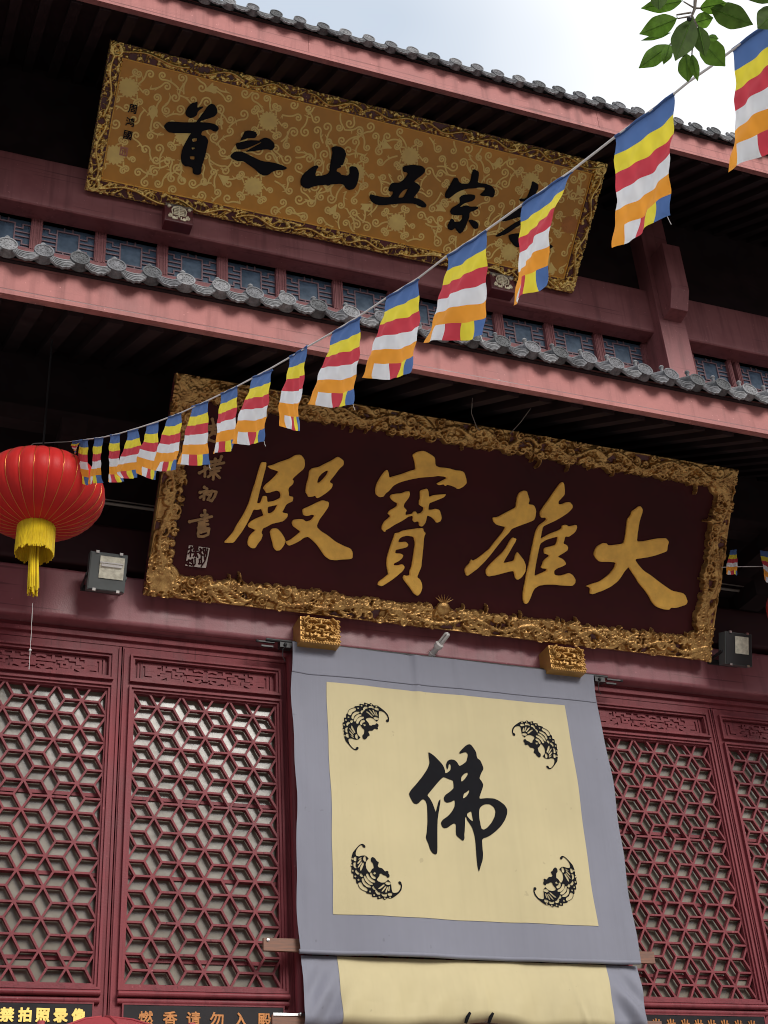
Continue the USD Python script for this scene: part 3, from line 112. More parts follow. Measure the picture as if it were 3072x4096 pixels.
M = dict(
    red=oldpaint('red_lacquer', (0.155, 0.028, 0.036), (0.205, 0.042, 0.050), 0.5, 0.2, (40.0, 40.0, 1.2)),
    beam=oldpaint('red_beam_paint', (0.225, 0.068, 0.080), (0.29, 0.10, 0.115), 0.42, 0.42),
    upred=oldpaint('weathered_red_paint', (0.225, 0.076, 0.080), (0.305, 0.118, 0.122), 0.52, 0.3),
    fascia=oldpaint('faded_pink_red_paint', (0.295, 0.105, 0.098), (0.40, 0.160, 0.148), 0.6, 0.25),
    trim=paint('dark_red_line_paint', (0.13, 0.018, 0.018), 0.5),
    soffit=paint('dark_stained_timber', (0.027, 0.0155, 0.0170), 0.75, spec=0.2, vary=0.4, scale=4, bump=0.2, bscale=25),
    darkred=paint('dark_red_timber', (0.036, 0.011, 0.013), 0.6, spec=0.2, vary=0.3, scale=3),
    tile=paint('grey_clay_tile', (0.165, 0.165, 0.175), 0.9, spec=0.15, vary=0.5, scale=20, bump=0.6, bscale=90),
    tile2=paint('pale_grey_clay_tile', (0.225, 0.225, 0.232), 0.9, spec=0.15, vary=0.5, scale=26, bump=0.6, bscale=110),
    tile3=paint('dark_grey_clay_tile', (0.11, 0.112, 0.116), 0.9, spec=0.15, vary=0.45, scale=24, bump=0.5, bscale=80),
    wplate=paint('blue_grey_window_glass', (0.085, 0.135, 0.20), 0.3, vary=0.3, scale=7, bump=0.06, bscale=30),
    winbar=paint('mauve_window_bar_paint', (0.27, 0.17, 0.19), 0.6),
    maroon=paint('maroon_lacquer_board', (0.050, 0.0085, 0.010), 0.5, spec=0.12, vary=0.3, scale=1.5, bump=0.05, bscale=40),
    redboard=paint('dark_red_frame_board', (0.115, 0.020, 0.024), 0.4, vary=0.3, scale=5),
    gold=paint('carved_gilding', (0.54, 0.325, 0.115), 0.32, metal=0.7, vary=0.35, scale=14, bump=0.25, bscale=160, col2=(0.26, 0.12, 0.035)),
    gold2=paint('plain_gilding', (0.45, 0.245, 0.065), 0.45, metal=0.45, vary=0.2, scale=14, bump=0.1, bscale=120),
    goldflat=paint('matt_gold_leaf', (0.98, 0.53, 0.10), 0.48, metal=0.25, vary=0.22, scale=8, bump=0.2, bscale=130),
    goldbright=paint('bright_gilding', (0.92, 0.62, 0.20), 0.26, metal=0.8, vary=0.3, scale=20, bump=0.15, bscale=120),
    ochre=paint('brown_gold_lacquer', (0.66, 0.30, 0.050), 0.42, metal=0.2, vary=0.22, scale=1.8, bump=0.06, bscale=90),
    vine=paint('pale_gold_lines', (1.0, 0.72, 0.24), 0.5, metal=0.15, vary=0.15, scale=6),
    peach=paint('orange_gold_flower', (0.62, 0.25, 0.07), 0.5, metal=0.2, vary=0.2, scale=8),
    ink=paint('black_lacquer_letters', (0.008, 0.008, 0.012), 0.5, spec=0.12, vary=0.3, scale=9),
    print=paint('black_ink_print', (0.010, 0.010, 0.012), 0.8, spec=0.05, vary=0.2, scale=9),
    emblem=paint('pale_gilt_emblem', (0.97, 0.86, 0.62), 0.3, metal=0.3, vary=0.15, scale=20),
    seal=paint('pale_seal_paint', (0.50, 0.42, 0.37), 0.6, vary=0.2, scale=25),
    dullgold=paint('dull_gold_brush_lines', (0.34, 0.19, 0.075), 0.5, metal=0.2, vary=0.3, scale=20),
    signboard=paint('black_sign_board', (0.012, 0.010, 0.012), 0.4, spec=0.15, vary=0.3, scale=8),
    signyellow=paint('yellow_sign_letters', (0.78, 0.56, 0.13), 0.4, metal=0.2),
    signorange=paint('orange_gilt_letters', (0.34, 0.13, 0.03), 0.4, metal=0.4, vary=0.4, scale=30),
    wood=paint('brown_batten_wood', (0.17, 0.075, 0.045), 0.6, vary=0.4, scale=5, stretch=(2, 2, 30)),
    silver=paint('metal_clip', (0.6, 0.6, 0.6), 0.3, metal=1.0), black=paint('black_iron', (0.02, 0.02, 0.022), 0.5),
    grey=paint('grey_lamp_casing', (0.085, 0.095, 0.095), 0.45), reflector=paint('lamp_reflector', (0.66, 0.64, 0.52), 0.35, metal=0.15, vary=0.25, scale=30),
    white=paint('white_lamp_plastic', (0.62, 0.60, 0.58), 0.35), cord=paint('off_white_cord', (0.55, 0.53, 0.52), 0.8),
    conduit=paint('grey_conduit', (0.28, 0.25, 0.22), 0.5), stone=paint('terrace_stone', (0.33, 0.32, 0.30), 0.85, vary=0.3, scale=1.5, bump=0.3),
    paving=paint('courtyard_paving', (0.31, 0.30, 0.28), 0.9, vary=0.35, scale=0.8, bump=0.3, bscale=12),
    plaster=paint('red_plaster', (0.26, 0.07, 0.06), 0.8), bark=paint('bark', (0.10, 0.075, 0.055), 0.9, vary=0.4, scale=12, bump=0.6),
    twig=paint('pale_twig', (0.20, 0.17, 0.15), 0.8), berry=paint('black_berry', (0.012, 0.012, 0.015), 0.4),
    canopy=paint('red_metal_canopy', (0.33, 0.045, 0.055), 0.5),
    fringe=cloth('yellow_fringe', (0.96, 0.66, 0.02), 0.3, vary=0.3, weave=300),
    lantern=cloth('red_lantern_silk', (0.56, 0.020, 0.018), 0.25, rough=0.45, weave=700),
    lgold=paint('lantern_gold_rib', (0.70, 0.30, 0.08), 0.3, metal=0.9),
    blue=cloth('blue_flag_cloth', (0.09, 0.175, 0.41), 0.42), yellow=cloth('yellow_flag_cloth', (0.86, 0.73, 0.06), 0.42),
    fred=cloth('red_flag_cloth', (0.62, 0.06, 0.085), 0.42), fwhite=cloth('white_flag_cloth', (0.80, 0.81, 0.83), 0.38), orange=cloth('orange_flag_cloth', (0.90, 0.37, 0.045), 0.42),
    greysilk=silk('lavender_grey_silk', (0.180, 0.184, 0.225)), cream=silk('cream_yellow_silk', (0.455, 0.388, 0.222)),
)
M['pane'] = usdkit.material(stage, LK + 'curtained_pane', {
    'g': ('geometry', {}), 'n': ('noise_texture', {'scale': 2.4, 'detail': 5.0}), 'n2': ('noise_texture', {'scale': 5.0, 'detail': 3.0}),
    'r': ('rgb_ramp', {'ramp': [(0.3, (0.135, 0.118, 0.092)), (0.7, (0.225, 0.20, 0.16))]}),
    'b': ('bump', {'strength': 0.12, 'distance': 0.02}), 'p': ('principled_bsdf', {'roughness': 0.20, 'specular_ior_level': 0.5})},
    [('g.position', 'n.vector'), ('g.position', 'n2.vector'), ('n.fac', 'r.fac'), ('r.color', 'p.base_color'), ('n2.fac', 'b.height'), ('b.normal', 'p.normal')], surface='p.BSDF')
def leafmat(name, col):
    return usdkit.material(stage, LK + name, {
        'g': ('geometry', {}), 'n': ('noise_texture', {'scale': 60.0, 'detail': 4.0}),
        'r': ('rgb_ramp', {'ramp': [(0.3, tuple(np.array(col)*.7)), (0.7, tuple(np.array(col)*1.15))]}),
        'p': ('principled_bsdf', {'roughness': 0.6, 'specular_ior_level': 0.15}), 't': ('translucent_bsdf', {}), 'm': ('mix_closure', {'fac': 0.58})},
        [('g.position', 'n.vector'), ('n.fac', 'r.fac'), ('r.color', 'p.base_color'), ('r.color', 't.color'), ('p.BSDF', 'm.closure1'), ('t.BSDF', 'm.closure2')], surface='m.closure')
M['leaf'] = leafmat('green_leaf', (0.11, 0.23, 0.025)); M['leafdark'] = leafmat('dark_green_leaf', (0.065, 0.12, 0.02))

# ---------------------------------------------------------------- helpers
used = {}
def numbered(parent, name):
    k = (parent, name); n = used.get(k, 0); used[k] = n + 1
    return name if n == 0 else f'{name}_{n:03d}'
def put(name, mesh, m, parent='/World', smooth=False):
    """One Mesh prim under parent; returns its path."""
    if isinstance(mesh, list): mesh = trimesh.util.concatenate(mesh)
    path = parent + '/' + numbered(parent, name)
    usdkit.mesh(stage, path, mesh, M[m] if isinstance(m, str) else m, smooth=smooth)
    return path
def tag(path, label=None, cat=None, group=None, kind=None):
    p = stage.GetPrimAtPath(path)
    for k, v in (('label', label), ('category', cat), ('group', group), ('kind', kind)):
        if v: p.SetCustomDataByKey(k, v)
    return path
def thing(name, label, cat, loc=(0, 0, 0), group=None, mat=None):
    path = '/World/' + numbered('/World', name); x = UsdGeom.Xform.Define(stage, path)
    if mat is not None: x.AddTransformOp().Set(mat)
    else: x.AddTranslateOp().Set(Gf.Vec3d(*map(float, loc)))
    return tag(path, label, cat, group)
def B(x0, x1, y0, y1, z0, z1):
    m = trimesh.creation.box((x1-x0, y1-y0, z1-z0)); m.apply_translation(((x0+x1)/2, (y0+y1)/2, (z0+z1)/2)); return m
def prism_x(prof, x0, x1):
    """Closed profile in (y, z) pushed along x."""
    m = trimesh.creation.extrude_polygon(Polygon(prof), x1-x0)
    v = m.vertices.copy(); m.vertices = np.stack([v[:, 2]+x0, v[:, 0], v[:, 1]], 1); return m
def prism_z(prof, z0, z1):
    m = trimesh.creation.extrude_polygon(Polygon(prof), z1-z0); m.apply_translation((0, 0, z0)); return m
def polys(g): return [p for p in getattr(g, 'geoms', [g]) if p.geom_type == 'Polygon' and p.area > 1e-7]
def extr(g, d, z0=0.0):
    out = []
    for p in polys(g):
        m = trimesh.creation.extrude_polygon(p, d); m.apply_translation((0, 0, z0)); out.append(m)
    return trimesh.util.concatenate(out)
def face(m, y):
    """(x, y, depth) mesh -> standing in the facade plane: x, z up, depth towards the viewer from y."""
    v = m.vertices.copy(); m.vertices = np.stack([v[:, 0], y - v[:, 2], v[:, 1]], 1); return m
def tube(points, r, n=8, cap=True):
    P = np.asarray(points, float); k = len(P); R = np.full(k, r) if np.ndim(r) == 0 else np.asarray(r)
    T = np.gradient(P, axis=0); T /= np.linalg.norm(T, axis=1, keepdims=True) + 1e-12
    up = np.array([0, 0, 1.0]) if abs(T[0, 2]) < .9 else np.array([1.0, 0, 0]); V = []
    for i in range(k):
        a = np.cross(T[i], up); a /= np.linalg.norm(a); b = np.cross(T[i], a); up = np.cross(a, T[i])
        for j in range(n):
            t = 2*math.pi*j/n; V.append(P[i] + R[i]*(math.cos(t)*a + math.sin(t)*b))
    F_ = [(i*n+j, i*n+(j+1) % n, (i+1)*n+(j+1) % n, (i+1)*n+j) for i in range(k-1) for j in range(n)]
    f = [t for q in F_ for t in ((q[0], q[1], q[2]), (q[0], q[2], q[3]))]
    if cap:
        V += [P[0], P[-1]]; c0, c1 = len(V)-2, len(V)-1
        f += [(c0, (j+1) % n, j) for j in range(n)] + [(c1, (k-1)*n+j, (k-1)*n+(j+1) % n) for j in range(n)]
    m = trimesh.Trimesh(np.array(V), np.array(f), process=False); m.fix_normals() if k < 40 else None; return m
def lathe(prof, n=32, c=(0, 0, 0)):
    """Profile of (r, z) turned about z."""
    P = np.array(prof, float); k = len(P); t = np.arange(n)*2*math.pi/n
    V = np.stack([np.outer(P[:, 0], np.cos(t)), np.outer(P[:, 0], np.sin(t)), np.outer(P[:, 1], np.ones(n))], 2).reshape(-1, 3) + np.array(c)
    f = []
    for i in range(k-1):
        for j in range(n):
            a, b, c2, d = i*n+j, i*n+(j+1) % n, (i+1)*n+(j+1) % n, (i+1)*n+j; f += [(a, b, c2), (a, c2, d)]
    return trimesh.Trimesh(V, np.array(f), process=False)
def grid(P):
    """(rows, cols, 3) points -> sheet."""
    n, m = P.shape[:2]; i = np.arange(n*m).reshape(n, m)
    a, b, c, d = i[:-1, :-1].ravel(), i[:-1, 1:].ravel(), i[1:, 1:].ravel(), i[1:, :-1].ravel()
    return trimesh.Trimesh(P.reshape(-1, 3), np.vstack([np.stack([a, b, c], 1), np.stack([a, c, d], 1)]), process=False)
def pl(flat, s=.001): return np.array(flat, float).reshape(-1, 2)*s
def smoothpoly(P, it=2):
    for _ in range(it):                                           # corner cutting, so that traced outlines curve
        Q = np.roll(P, -1, 0); P = np.stack([.82*P+.18*Q, .18*P+.82*Q], 1).reshape(-1, 2)
    return P
def letter(data, smooth=1, s=.001):
    g = unary_union([Polygon(smoothpoly(pl(a, s), smooth)).buffer(0) for a in data[0]])
    for h in data[1]: g = g.difference(Polygon(smoothpoly(pl(h, s), smooth)).buffer(0))
    return g
def brush(strokes, w, s=.001):
    out = []
    for st in strokes:
        p = pl(st, s); out.append(LineString(p).buffer(w)); out.append(Point(p[0]).buffer(w*1.3))
    return unary_union(out)
def glyph(ch, h, cx, cz):
    g = []
    for p in GL[ch]: g.append(Polygon(pl(p[0], h/100), [pl(q, h/100) for q in p[1:]]).buffer(0))
    return affinity.translate(unary_union(g), cx, cz)

# ---------------------------------------------------------------- ground and terrace
tag(put('ground', grid(np.array([[(x, y, 0.0) for x in (-400, -60, 0, 60, 400)] for y in (-400, -60, -3.5, 60, 400)])), 'paving'), kind='structure')
tag(put('terrace', [B(-9, 9, -2.6, 14, -.05, 1.9), B(-9.1, 9.1, -2.7, 14.1, 1.9, 2.0)], 'stone'), kind='structure')

# ---------------------------------------------------------------- the courtyard's other sides, behind and beside the camera
def far_hall(label, x0, x1, y0, y1, h, ridge, along_x):
    t = thing('courtyard_hall', label, 'temple', (0, 0, 0), None)
    put('wall', B(x0, x1, y0, y1, 0, h), 'plaster', t)
    if along_x: r = prism_x([(y0-2, h-.6), ((y0+y1)/2, ridge), (y1+2, h-.6), (y1+2, h-.3), ((y0+y1)/2, ridge+.4), (y0-2, h-.3)], x0-2, x1+2)
    else:
        r = prism_x([(x0-2, h-.6), ((x0+x1)/2, ridge), (x1+2, h-.6), (x1+2, h-.3), ((x0+x1)/2, ridge+.4), (x0-2, h-.3)], y0-2, y1+2); v = r.vertices.copy(); r.vertices = np.stack([v[:, 1], v[:, 0], v[:, 2]], 1); r.invert()
    put('roof', r, 'tile3', t)
far_hall('long hall across the courtyard, facing the temple hall', -22, 22, -40, -30, 8, 13.5, True)
far_hall('side hall on the left of the courtyard', -30, -22, -26, -4, 7, 10.5, False)
far_hall('side hall on the right of the courtyard', 22, 30, -26, -4, 7, 10.5, False)

# ---------------------------------------------------------------- the hall
hall = thing('temple_hall', 'dark red wooden temple hall with two tiled eaves and lattice doors', 'temple', (0, 0, 0))
put('wall', [B(-7, -3.62, .1, .3, 2, 7.2), B(3.62, 7, .1, .3, 2, 7.2), B(-7, 7, 13, 13.3, 2, 11), B(-7, -6.7, .3, 13, 2, 10.5), B(6.7, 7, .3, 13, 2, 10.5)], 'plaster', hall)
# beams and frieze above the doors
def lathe_round(y0, y1, z0, z1, r, n=4):
    """Rounded-front rectangle profile in (y, z): y0 is the front."""
    p = [(y1, z0)]
    p += [(y0+r-r*math.sin(a), z0+r-r*math.cos(a)) for a in np.linspace(0, math.pi/2, n)]
    p += [(y0+r-r*math.cos(a), z1-r+r*math.sin(a)) for a in np.linspace(0, math.pi/2, n)]
    return p + [(y1, z1)]
put('lintel_beam', prism_x(lathe_round(-.12, .14, 5.757, 6.115, .03), -6.5, 6.5), 'beam', hall, 30)
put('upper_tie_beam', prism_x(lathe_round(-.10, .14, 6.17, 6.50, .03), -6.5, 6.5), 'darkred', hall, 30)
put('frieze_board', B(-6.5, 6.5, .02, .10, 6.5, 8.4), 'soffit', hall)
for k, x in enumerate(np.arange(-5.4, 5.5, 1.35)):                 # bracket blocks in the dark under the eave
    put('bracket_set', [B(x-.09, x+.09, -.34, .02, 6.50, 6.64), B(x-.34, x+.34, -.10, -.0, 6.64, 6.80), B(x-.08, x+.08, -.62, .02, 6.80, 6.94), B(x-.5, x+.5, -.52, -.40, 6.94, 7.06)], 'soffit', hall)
put('head_rail', [B(-3.36, 3.36, -.004, .10, 5.655, 5.757), B(-3.36, 3.36, -.028, -.004, 5.69, 5.72)], 'red', hall)
for x in (-3.6, 3.6):
    put('column', lathe([(.0, 2), (.24, 2), (.24, 2.15), (.21, 2.25), (.20, 8.0), (0, 8.0)], 28, (x, -.02, 0)), 'red', hall, 40)
for x in (-1.098, 1.098): put('door_post', lathe([(.0, 2), (.031, 2), (.031, 5.68), (0, 5.68)], 16, (x, -.055, 0)), 'red', hall, 40)
for x in (-1.18, 1.18): put('door_jamb', B(x+(.0 if x > 0 else -.0)-.035, x+.035, -.02, .06, 2, 5.655), 'red', hall) if False else None

A = .105; R3 = A*math.sqrt(3)
def rhombille(x0, x1, z0, z1, w):
    segs = []
    for i in range(0, 7):
        for j in range(-1, 12):
            cx = x0 + 1.5*A*i; cz = z0 + R3*j + (R3/2 if i % 2 else 0)
            for k in range(6):
                t = math.pi/3*k
                segs.append(LineString([(cx, cz), (cx+A*math.cos(t), cz+A*math.sin(t))]))
    g = unary_union([s.buffer(w/2, cap_style='square') for s in segs])
    return g.intersection(sbox(x0, z0, x1, z1))
LZ0 = 3.530; LZ1 = LZ0 + 10*R3
# key-fret relief of the small carved panel, half of it mirrored about the middle
FRET = [[(0, .62), (.30, .62)], [(0, .40), (.26, .40)], [(.05, .85), (.10, .92), (.16, .85)], [(.02, .72), (.02, .30)], [(.08, .22), (.14, .10), (.22, .22)], [(.18, .30), (.30, .22), (.30, .08)],
        [(.28, .88), (.28, .74), (.42, .74), (.42, .90), (.56, .90)], [(.36, .55), (.48, .55), (.48, .30), (.40, .30), (.40, .42)], [(.36, .12), (.56, .12), (.56, .36), (.66, .36)],
        [(.52, .75), (.62, .75), (.62, .55), (.74, .55)], [(.68, .90), (.95, .90), (.95, .08), (.70, .08), (.64, .20), (.78, .20)], [(.74, .75), (.88, .75)], [(.74, .60), (.88, .60)], [(.70, .44), (.88, .44)], [(.74, .30), (.88, .30)], [(.62, .90), (.62, .82)]]
def fret(cx, z0, hw, h):
    g = []
    for s in FRET:
        for sg in (-1, 1): g.append(LineString([(cx+sg*x*hw, z0+z*h) for x, z in s]).buffer(.0085, cap_style='square', join_style='mitre'))
    g.append(sbox(cx-hw, z0, cx+hw, z0+h).buffer(.0).exterior.buffer(.006))
    return unary_union(g)
def moulded(x0, x1, z0, z1, y, m, parent, name='moulding'):
    """Rectangular opening edged by two stepped mouldings (inner edge at the given rectangle)."""
    ms = []
    for a, b, d in ((0, .014, .012), (.016, .030, .026)):
        g = sbox(x0-b, z0-b, x1+b, z1+b).difference(sbox(x0-a, z0-a, x1+a, z1+a)); ms.append(face(extr(g, d), y))
    return put(name, ms, m, parent)
def door(x0, x1, full=True):
    """Leaf between x0 and x1: frame > lattice, pane, carved panel, mouldings, rails."""
    sx0, sx1 = x0 + .0805, x1 - .0805
    if abs(x0) < 1.2 and x0 < 0: sx0, sx1 = x0+.08, x1-.08
    g = sbox(x0+.004, 2.02, x1-.004, 5.652)
    g = g.difference(sbox(sx0-.0, LZ0, sx1, LZ1)).difference(sbox(sx0+.005, 5.435, sx1-.005, 5.572)).difference(sbox(sx0+.005, 2.25, sx1-.005, 2.95)).difference(sbox(sx0+.005, 3.06, sx1-.005, 3.40))
    d = put('door', face(extr(g, .075), .075), 'red', hall)
    W_ = sx1 - sx0
    lat = rhombille(sx0, sx0+9*A, LZ0, LZ1, .0128)
    lat = affinity.scale(lat, W_/(9*A), 1, origin=(sx0, 0))
    put('lattice', face(extr(lat, .034), .042), 'red', d)
    put('lattice_edge', face(extr(sbox(sx0, LZ0, sx1, LZ1).difference(sbox(sx0+.010, LZ0+.010, sx1-.010, LZ1-.010)), .039), .044), 'red', d)
    put('pane', B(sx0-.02, sx1+.02, .056, .062, LZ0-.02, LZ1+.02), 'pane', d)
    for z in (LZ0+.155, LZ0+.64, LZ0+1.13): put('glazing_rail', B(sx0, sx1, .045, .0555, z-.011, z+.011), 'red', d)
    put('carved_panel', [B(sx0, sx1, .028, .044, 5.43, 5.577), face(extr(fret((sx0+sx1)/2, 5.447, (sx1-sx0)/2-.03, .113), .011), .028)], 'red', d)
    put('apron_panel', [B(sx0, sx1, .02, .05, 2.24, 2.96), B(sx0, sx1, .03, .05, 3.05, 3.41)], 'red', d)
    moulded(sx0+.002, sx1-.002, 5.437, 5.570, .0, 'red', d); moulded(sx0, sx1, LZ0, LZ1, .0, 'red', d); moulded(sx0+.005, sx1-.005, 2.25, 2.95, .0, 'red', d)
    put('beading', [B(x0+.012, x0+.022, -.012, 0, 2.03, 5.64), B(x1-.022, x1-.012, -.012, 0, 2.03, 5.64)], 'red', d)
    put('rounded_rail', [prism_x(lathe_round(-.052, .0, 3.462, 3.494, .015), x0+.05, x1-.05), prism_x(lathe_round(-.03, .0, 3.425, 3.460, .015), x0+.05, x1-.05)], 'red', d, 40)
    return d
for x0, x1 in ((-3.323, -2.215), (-2.215, -1.107), (-1.107+.01, -.002), (.002, 1.097), (1.107, 2.213), (2.213, 3.321)): door(x0, x1)

# ---------------------------------------------------------------- eaves
SL = math.tan(math.radians(30))
def eave(nm, yt, zd, x_first, pitch, ks, xspan, fas, run, damaged=()):
    """nm roof deck with its fascia, rafters and tiles. yt, zd: plane and height of the tile ends; fas: (y, z0, z1) of the fascia board."""
    fy, fz0, fz1 = fas; X0, X1 = xspan
    zr = lambda y: zd + .055 + (y - yt)*SL                         # roof surface
    deck = put(nm + '_roof', prism_x([(fy+.02, fz1), (fy+.02+run, fz1+run*SL), (fy+.02+run, fz1+run*SL+.12), (fy-.03, zd-.06), (fy-.03, fz1-.0)], X0, X1), 'soffit', hall)
    fb = put(nm + '_fascia', prism_x([(fy, fz0), (fy, fz1+.05), (fy+.05, fz1+.05), (fy+.05, fz0)], X0, X1), 'fascia', hall)
    xs = [X0]; rj = random.Random(len(nm)*7)
    while xs[-1] < X1-3.4: xs.append(xs[-1]+rj.uniform(2.3, 3.1))
    for a_, b_2 in zip(xs, xs[1:]+[X1]):
        dy = rj.uniform(0, .003); put('fascia_board', prism_x([(fy-.004-dy, fz0+.0305), (fy-.004-dy, fz1+.045), (fy-.0005, fz1+.045), (fy-.0005, fz0+.0305)], a_+.002, b_2-.002), 'fascia', fb)
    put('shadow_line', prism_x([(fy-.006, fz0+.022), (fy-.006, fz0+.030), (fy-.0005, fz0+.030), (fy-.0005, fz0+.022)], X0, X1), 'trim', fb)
    put('lower_edge', prism_x([(fy-.012, fz0-.012), (fy-.012, fz0+.018), (fy-.0006, fz0+.018), (fy-.0006, fz0-.012)], X0, X1), 'fascia', fb)
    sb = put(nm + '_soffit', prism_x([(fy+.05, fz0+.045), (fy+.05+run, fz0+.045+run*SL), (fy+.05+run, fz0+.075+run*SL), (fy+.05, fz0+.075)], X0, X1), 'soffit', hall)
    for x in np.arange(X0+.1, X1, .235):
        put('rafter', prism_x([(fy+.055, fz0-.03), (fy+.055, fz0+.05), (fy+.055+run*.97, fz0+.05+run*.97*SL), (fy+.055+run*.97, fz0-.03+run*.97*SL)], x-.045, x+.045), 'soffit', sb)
    for k in ks:
        x = x_first + pitch*k; r = random.Random(k*31+len(nm)); jx, jz, jr = r.uniform(-.006, .006), r.uniform(-.005, .005), r.uniform(-.05, .05)
        R_ = .0575; mt = ('tile', 'tile2', 'tile', 'tile3', 'tile2')[r.randrange(5)]
        # round end tile: disc with a raised rim, boss ring, blossom in the middle
        prof = [(0, .012), (.010, .0125), (.016, .0095), (.028, .0095), (.032, .0115), (.036, .009), (.046, .009), (.049, .014), (.0575, .014), (.0575, -.05), (0, -.05)]
        d = lathe(prof, 26); pet = [trimesh.creation.icosphere(1, .0055) for _ in range(8)]
        for j, q in enumerate(pet): q.apply_translation((.0205*math.cos(j*math.pi/4+jr*9), .0205*math.sin(j*math.pi/4+jr*9), .008))
        pet2 = [trimesh.creation.icosphere(1, .0038) for _ in range(12)]
        for j, q in enumerate(pet2): q.apply_translation((.041*math.cos(j*math.pi/6), .041*math.sin(j*math.pi/6), .009))
        d = trimesh.util.concatenate([d] + pet + pet2)
        d.apply_transform(trimesh.transformations.rotation_matrix(math.radians(90-12)+jr*.4, (1, 0, 0))); d.apply_translation((x+jx, yt, zd+jz))
        put('end_tile', d, mt, deck, 35)
        cov = []                                                   # half-round cover tiles running up the slope
        ys = np.arange(yt, yt+min(run, 1.6), .30)
        for y in ys:
            t = np.linspace(-.1, math.pi+.1, 11); n0 = .0575 if y > yt else .056
            sec = np.array([[( (n0-.006*(e == 1))*math.cos(a), y+.31*e, zr(y+.31*e)-.06+ (n0-.006*(e == 1))*math.sin(a)+.0) for a in t] for e in (0, 1)]); sec[:, :, 0] += x + jx*.5
            cov.append(grid(sec))
        put('cover_tile_row', cov, mt, deck, 40)
        nb = lathe([(0, .032), (.009, .030), (.016, .022), (.018, .012), (.012, .006), (.010, -.02), (0, -.02)], 14); nb.apply_translation((x+jx, yt+.085, zr(yt+.085)+.012)); put('nail_cap', nb, 'tile2' if mt != 'tile3' else 'tile', deck, 50)
        # crescent drip tile hanging between two rows
        xc = x + pitch/2; r2 = random.Random(k*17+3); broken = k in damaged
        hw = pitch/2 - .012; n = 19; top, bot = [], []
        for i in range(n):
            u = -1 + 2*i/(n-1); sag = .052*(1-u*u)
            top.append((u*hw, -sag*.62)); bl = .018 + .052*(1-abs(u)**2.2) + .005*math.cos(u*16)*(1-u*u)
            if broken and u > .05 and u < .75: bl = .016 + .006*math.sin(u*23)
            bot.append((u*hw, -sag*.62-bl))
        body = Polygon(top + bot[::-1]).buffer(0); ms = [extr(body, .016)]
        if not broken:
            for q in range(3):
                rib = LineString([(u*hw*.82, -.052*(1-u*u)*.62-.014-.014*q-.012*(1-u*u)) for u in np.linspace(-1, 1, 11)]).buffer(.0028).intersection(body.buffer(-.002)); 
                if not rib.is_empty: ms.append(extr(rib, .004, .016))
        ms.append(extr(LineString([(p[0], p[1]-.004) for p in top]).buffer(.004).intersection(body), .004, .016))
        dm = trimesh.util.concatenate(ms); dm = face(dm, 0); dm.apply_transform(trimesh.transformations.rotation_matrix(math.radians(-14)+r2.uniform(-.06, .06), (1, 0, 0))); dm.apply_translation((xc+r2.uniform(-.005, .005), yt+.012+r2.uniform(-.004, .004), zd-.006+r2.uniform(-.004, .004)))
        put('drip_tile', dm, ('tile', 'tile2', 'tile2')[r2.randrange(3)], deck)
        pan = []
        for y in ys:
            sec = np.array([[(xc+u*(pitch/2), y+.31*e, zr(y+.31*e)-.05-.04*(1-u*u)-.008*e) for u in np.linspace(-1, 1, 7)] for e in (0, 1)]); pan.append(grid(sec))
        put('pan_tile_row', pan, 'tile3', deck, 40)
    return deck
eave('lower', -1.80, 7.230, -3.309, .2106, range(-5, 30), (-6.5, 6.5), (-1.725, 6.938, 7.16), 3.35, damaged=(11,))
eave('upper', -.416, 11.765, -1.602, .2153, range(-10, 33), (-6.5, 8.0), (-.340, 11.436, 11.70), 4.65)
put('ridge_roof', prism_x([(4.2, 14.3), (7, 15.6), (13.6, 12.0), (13.6, 11.8), (7, 15.3), (4.2, 14.1)], -6.5, 8.0), 'tile3', hall)

# ---------------------------------------------------------------- upper storey
put('upper_wall', [B(-6.4, 6.4, 1.56, 1.7, 8.2, 10.06), B(-6.4, 6.4, 1.60, 1.75, 10.0, 14.0)], 'upred', hall)
put('upper_beam', prism_x(lathe_round(1.32, 1.60, 10.612, 11.2, .03), -3.45, 3.45), 'upred', hall, 30)
put('upper_beam', prism_x(lathe_round(1.32, 1.60, 10.612, 11.2, .03), 3.762, 6.4), 'upred', hall, 30)
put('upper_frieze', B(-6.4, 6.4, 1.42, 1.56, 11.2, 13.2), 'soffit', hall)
for x in (-3.606, 3.606):
    put('upper_pillar', prism_x([(1.20, 8.6), (1.20, 12.6), (1.58, 12.6), (1.58, 8.6)], x-.158, x+.158), 'upred', hall)
    put('beam_nose', prism_x([(1.197, 11.55), (.95, 11.55), (.955, 10.945), (1.045, 10.735), (1.197, 10.70)], x-.105, x+.105), 'upred', hall)
put('window_head', [prism_x(lathe_round(1.485, 1.56, 10.655, 10.70, .01), -3.44, 3.44), prism_x(lathe_round(1.50, 1.56, 10.612+.02, 10.652, .01), -3.44, 3.44), prism_x(lathe_round(1.485, 1.56, 10.655, 10.70, .01), 3.77, 6.3), prism_x(lathe_round(1.50, 1.56, 10.632, 10.652, .01), 3.77, 6.3)], 'upred', hall)
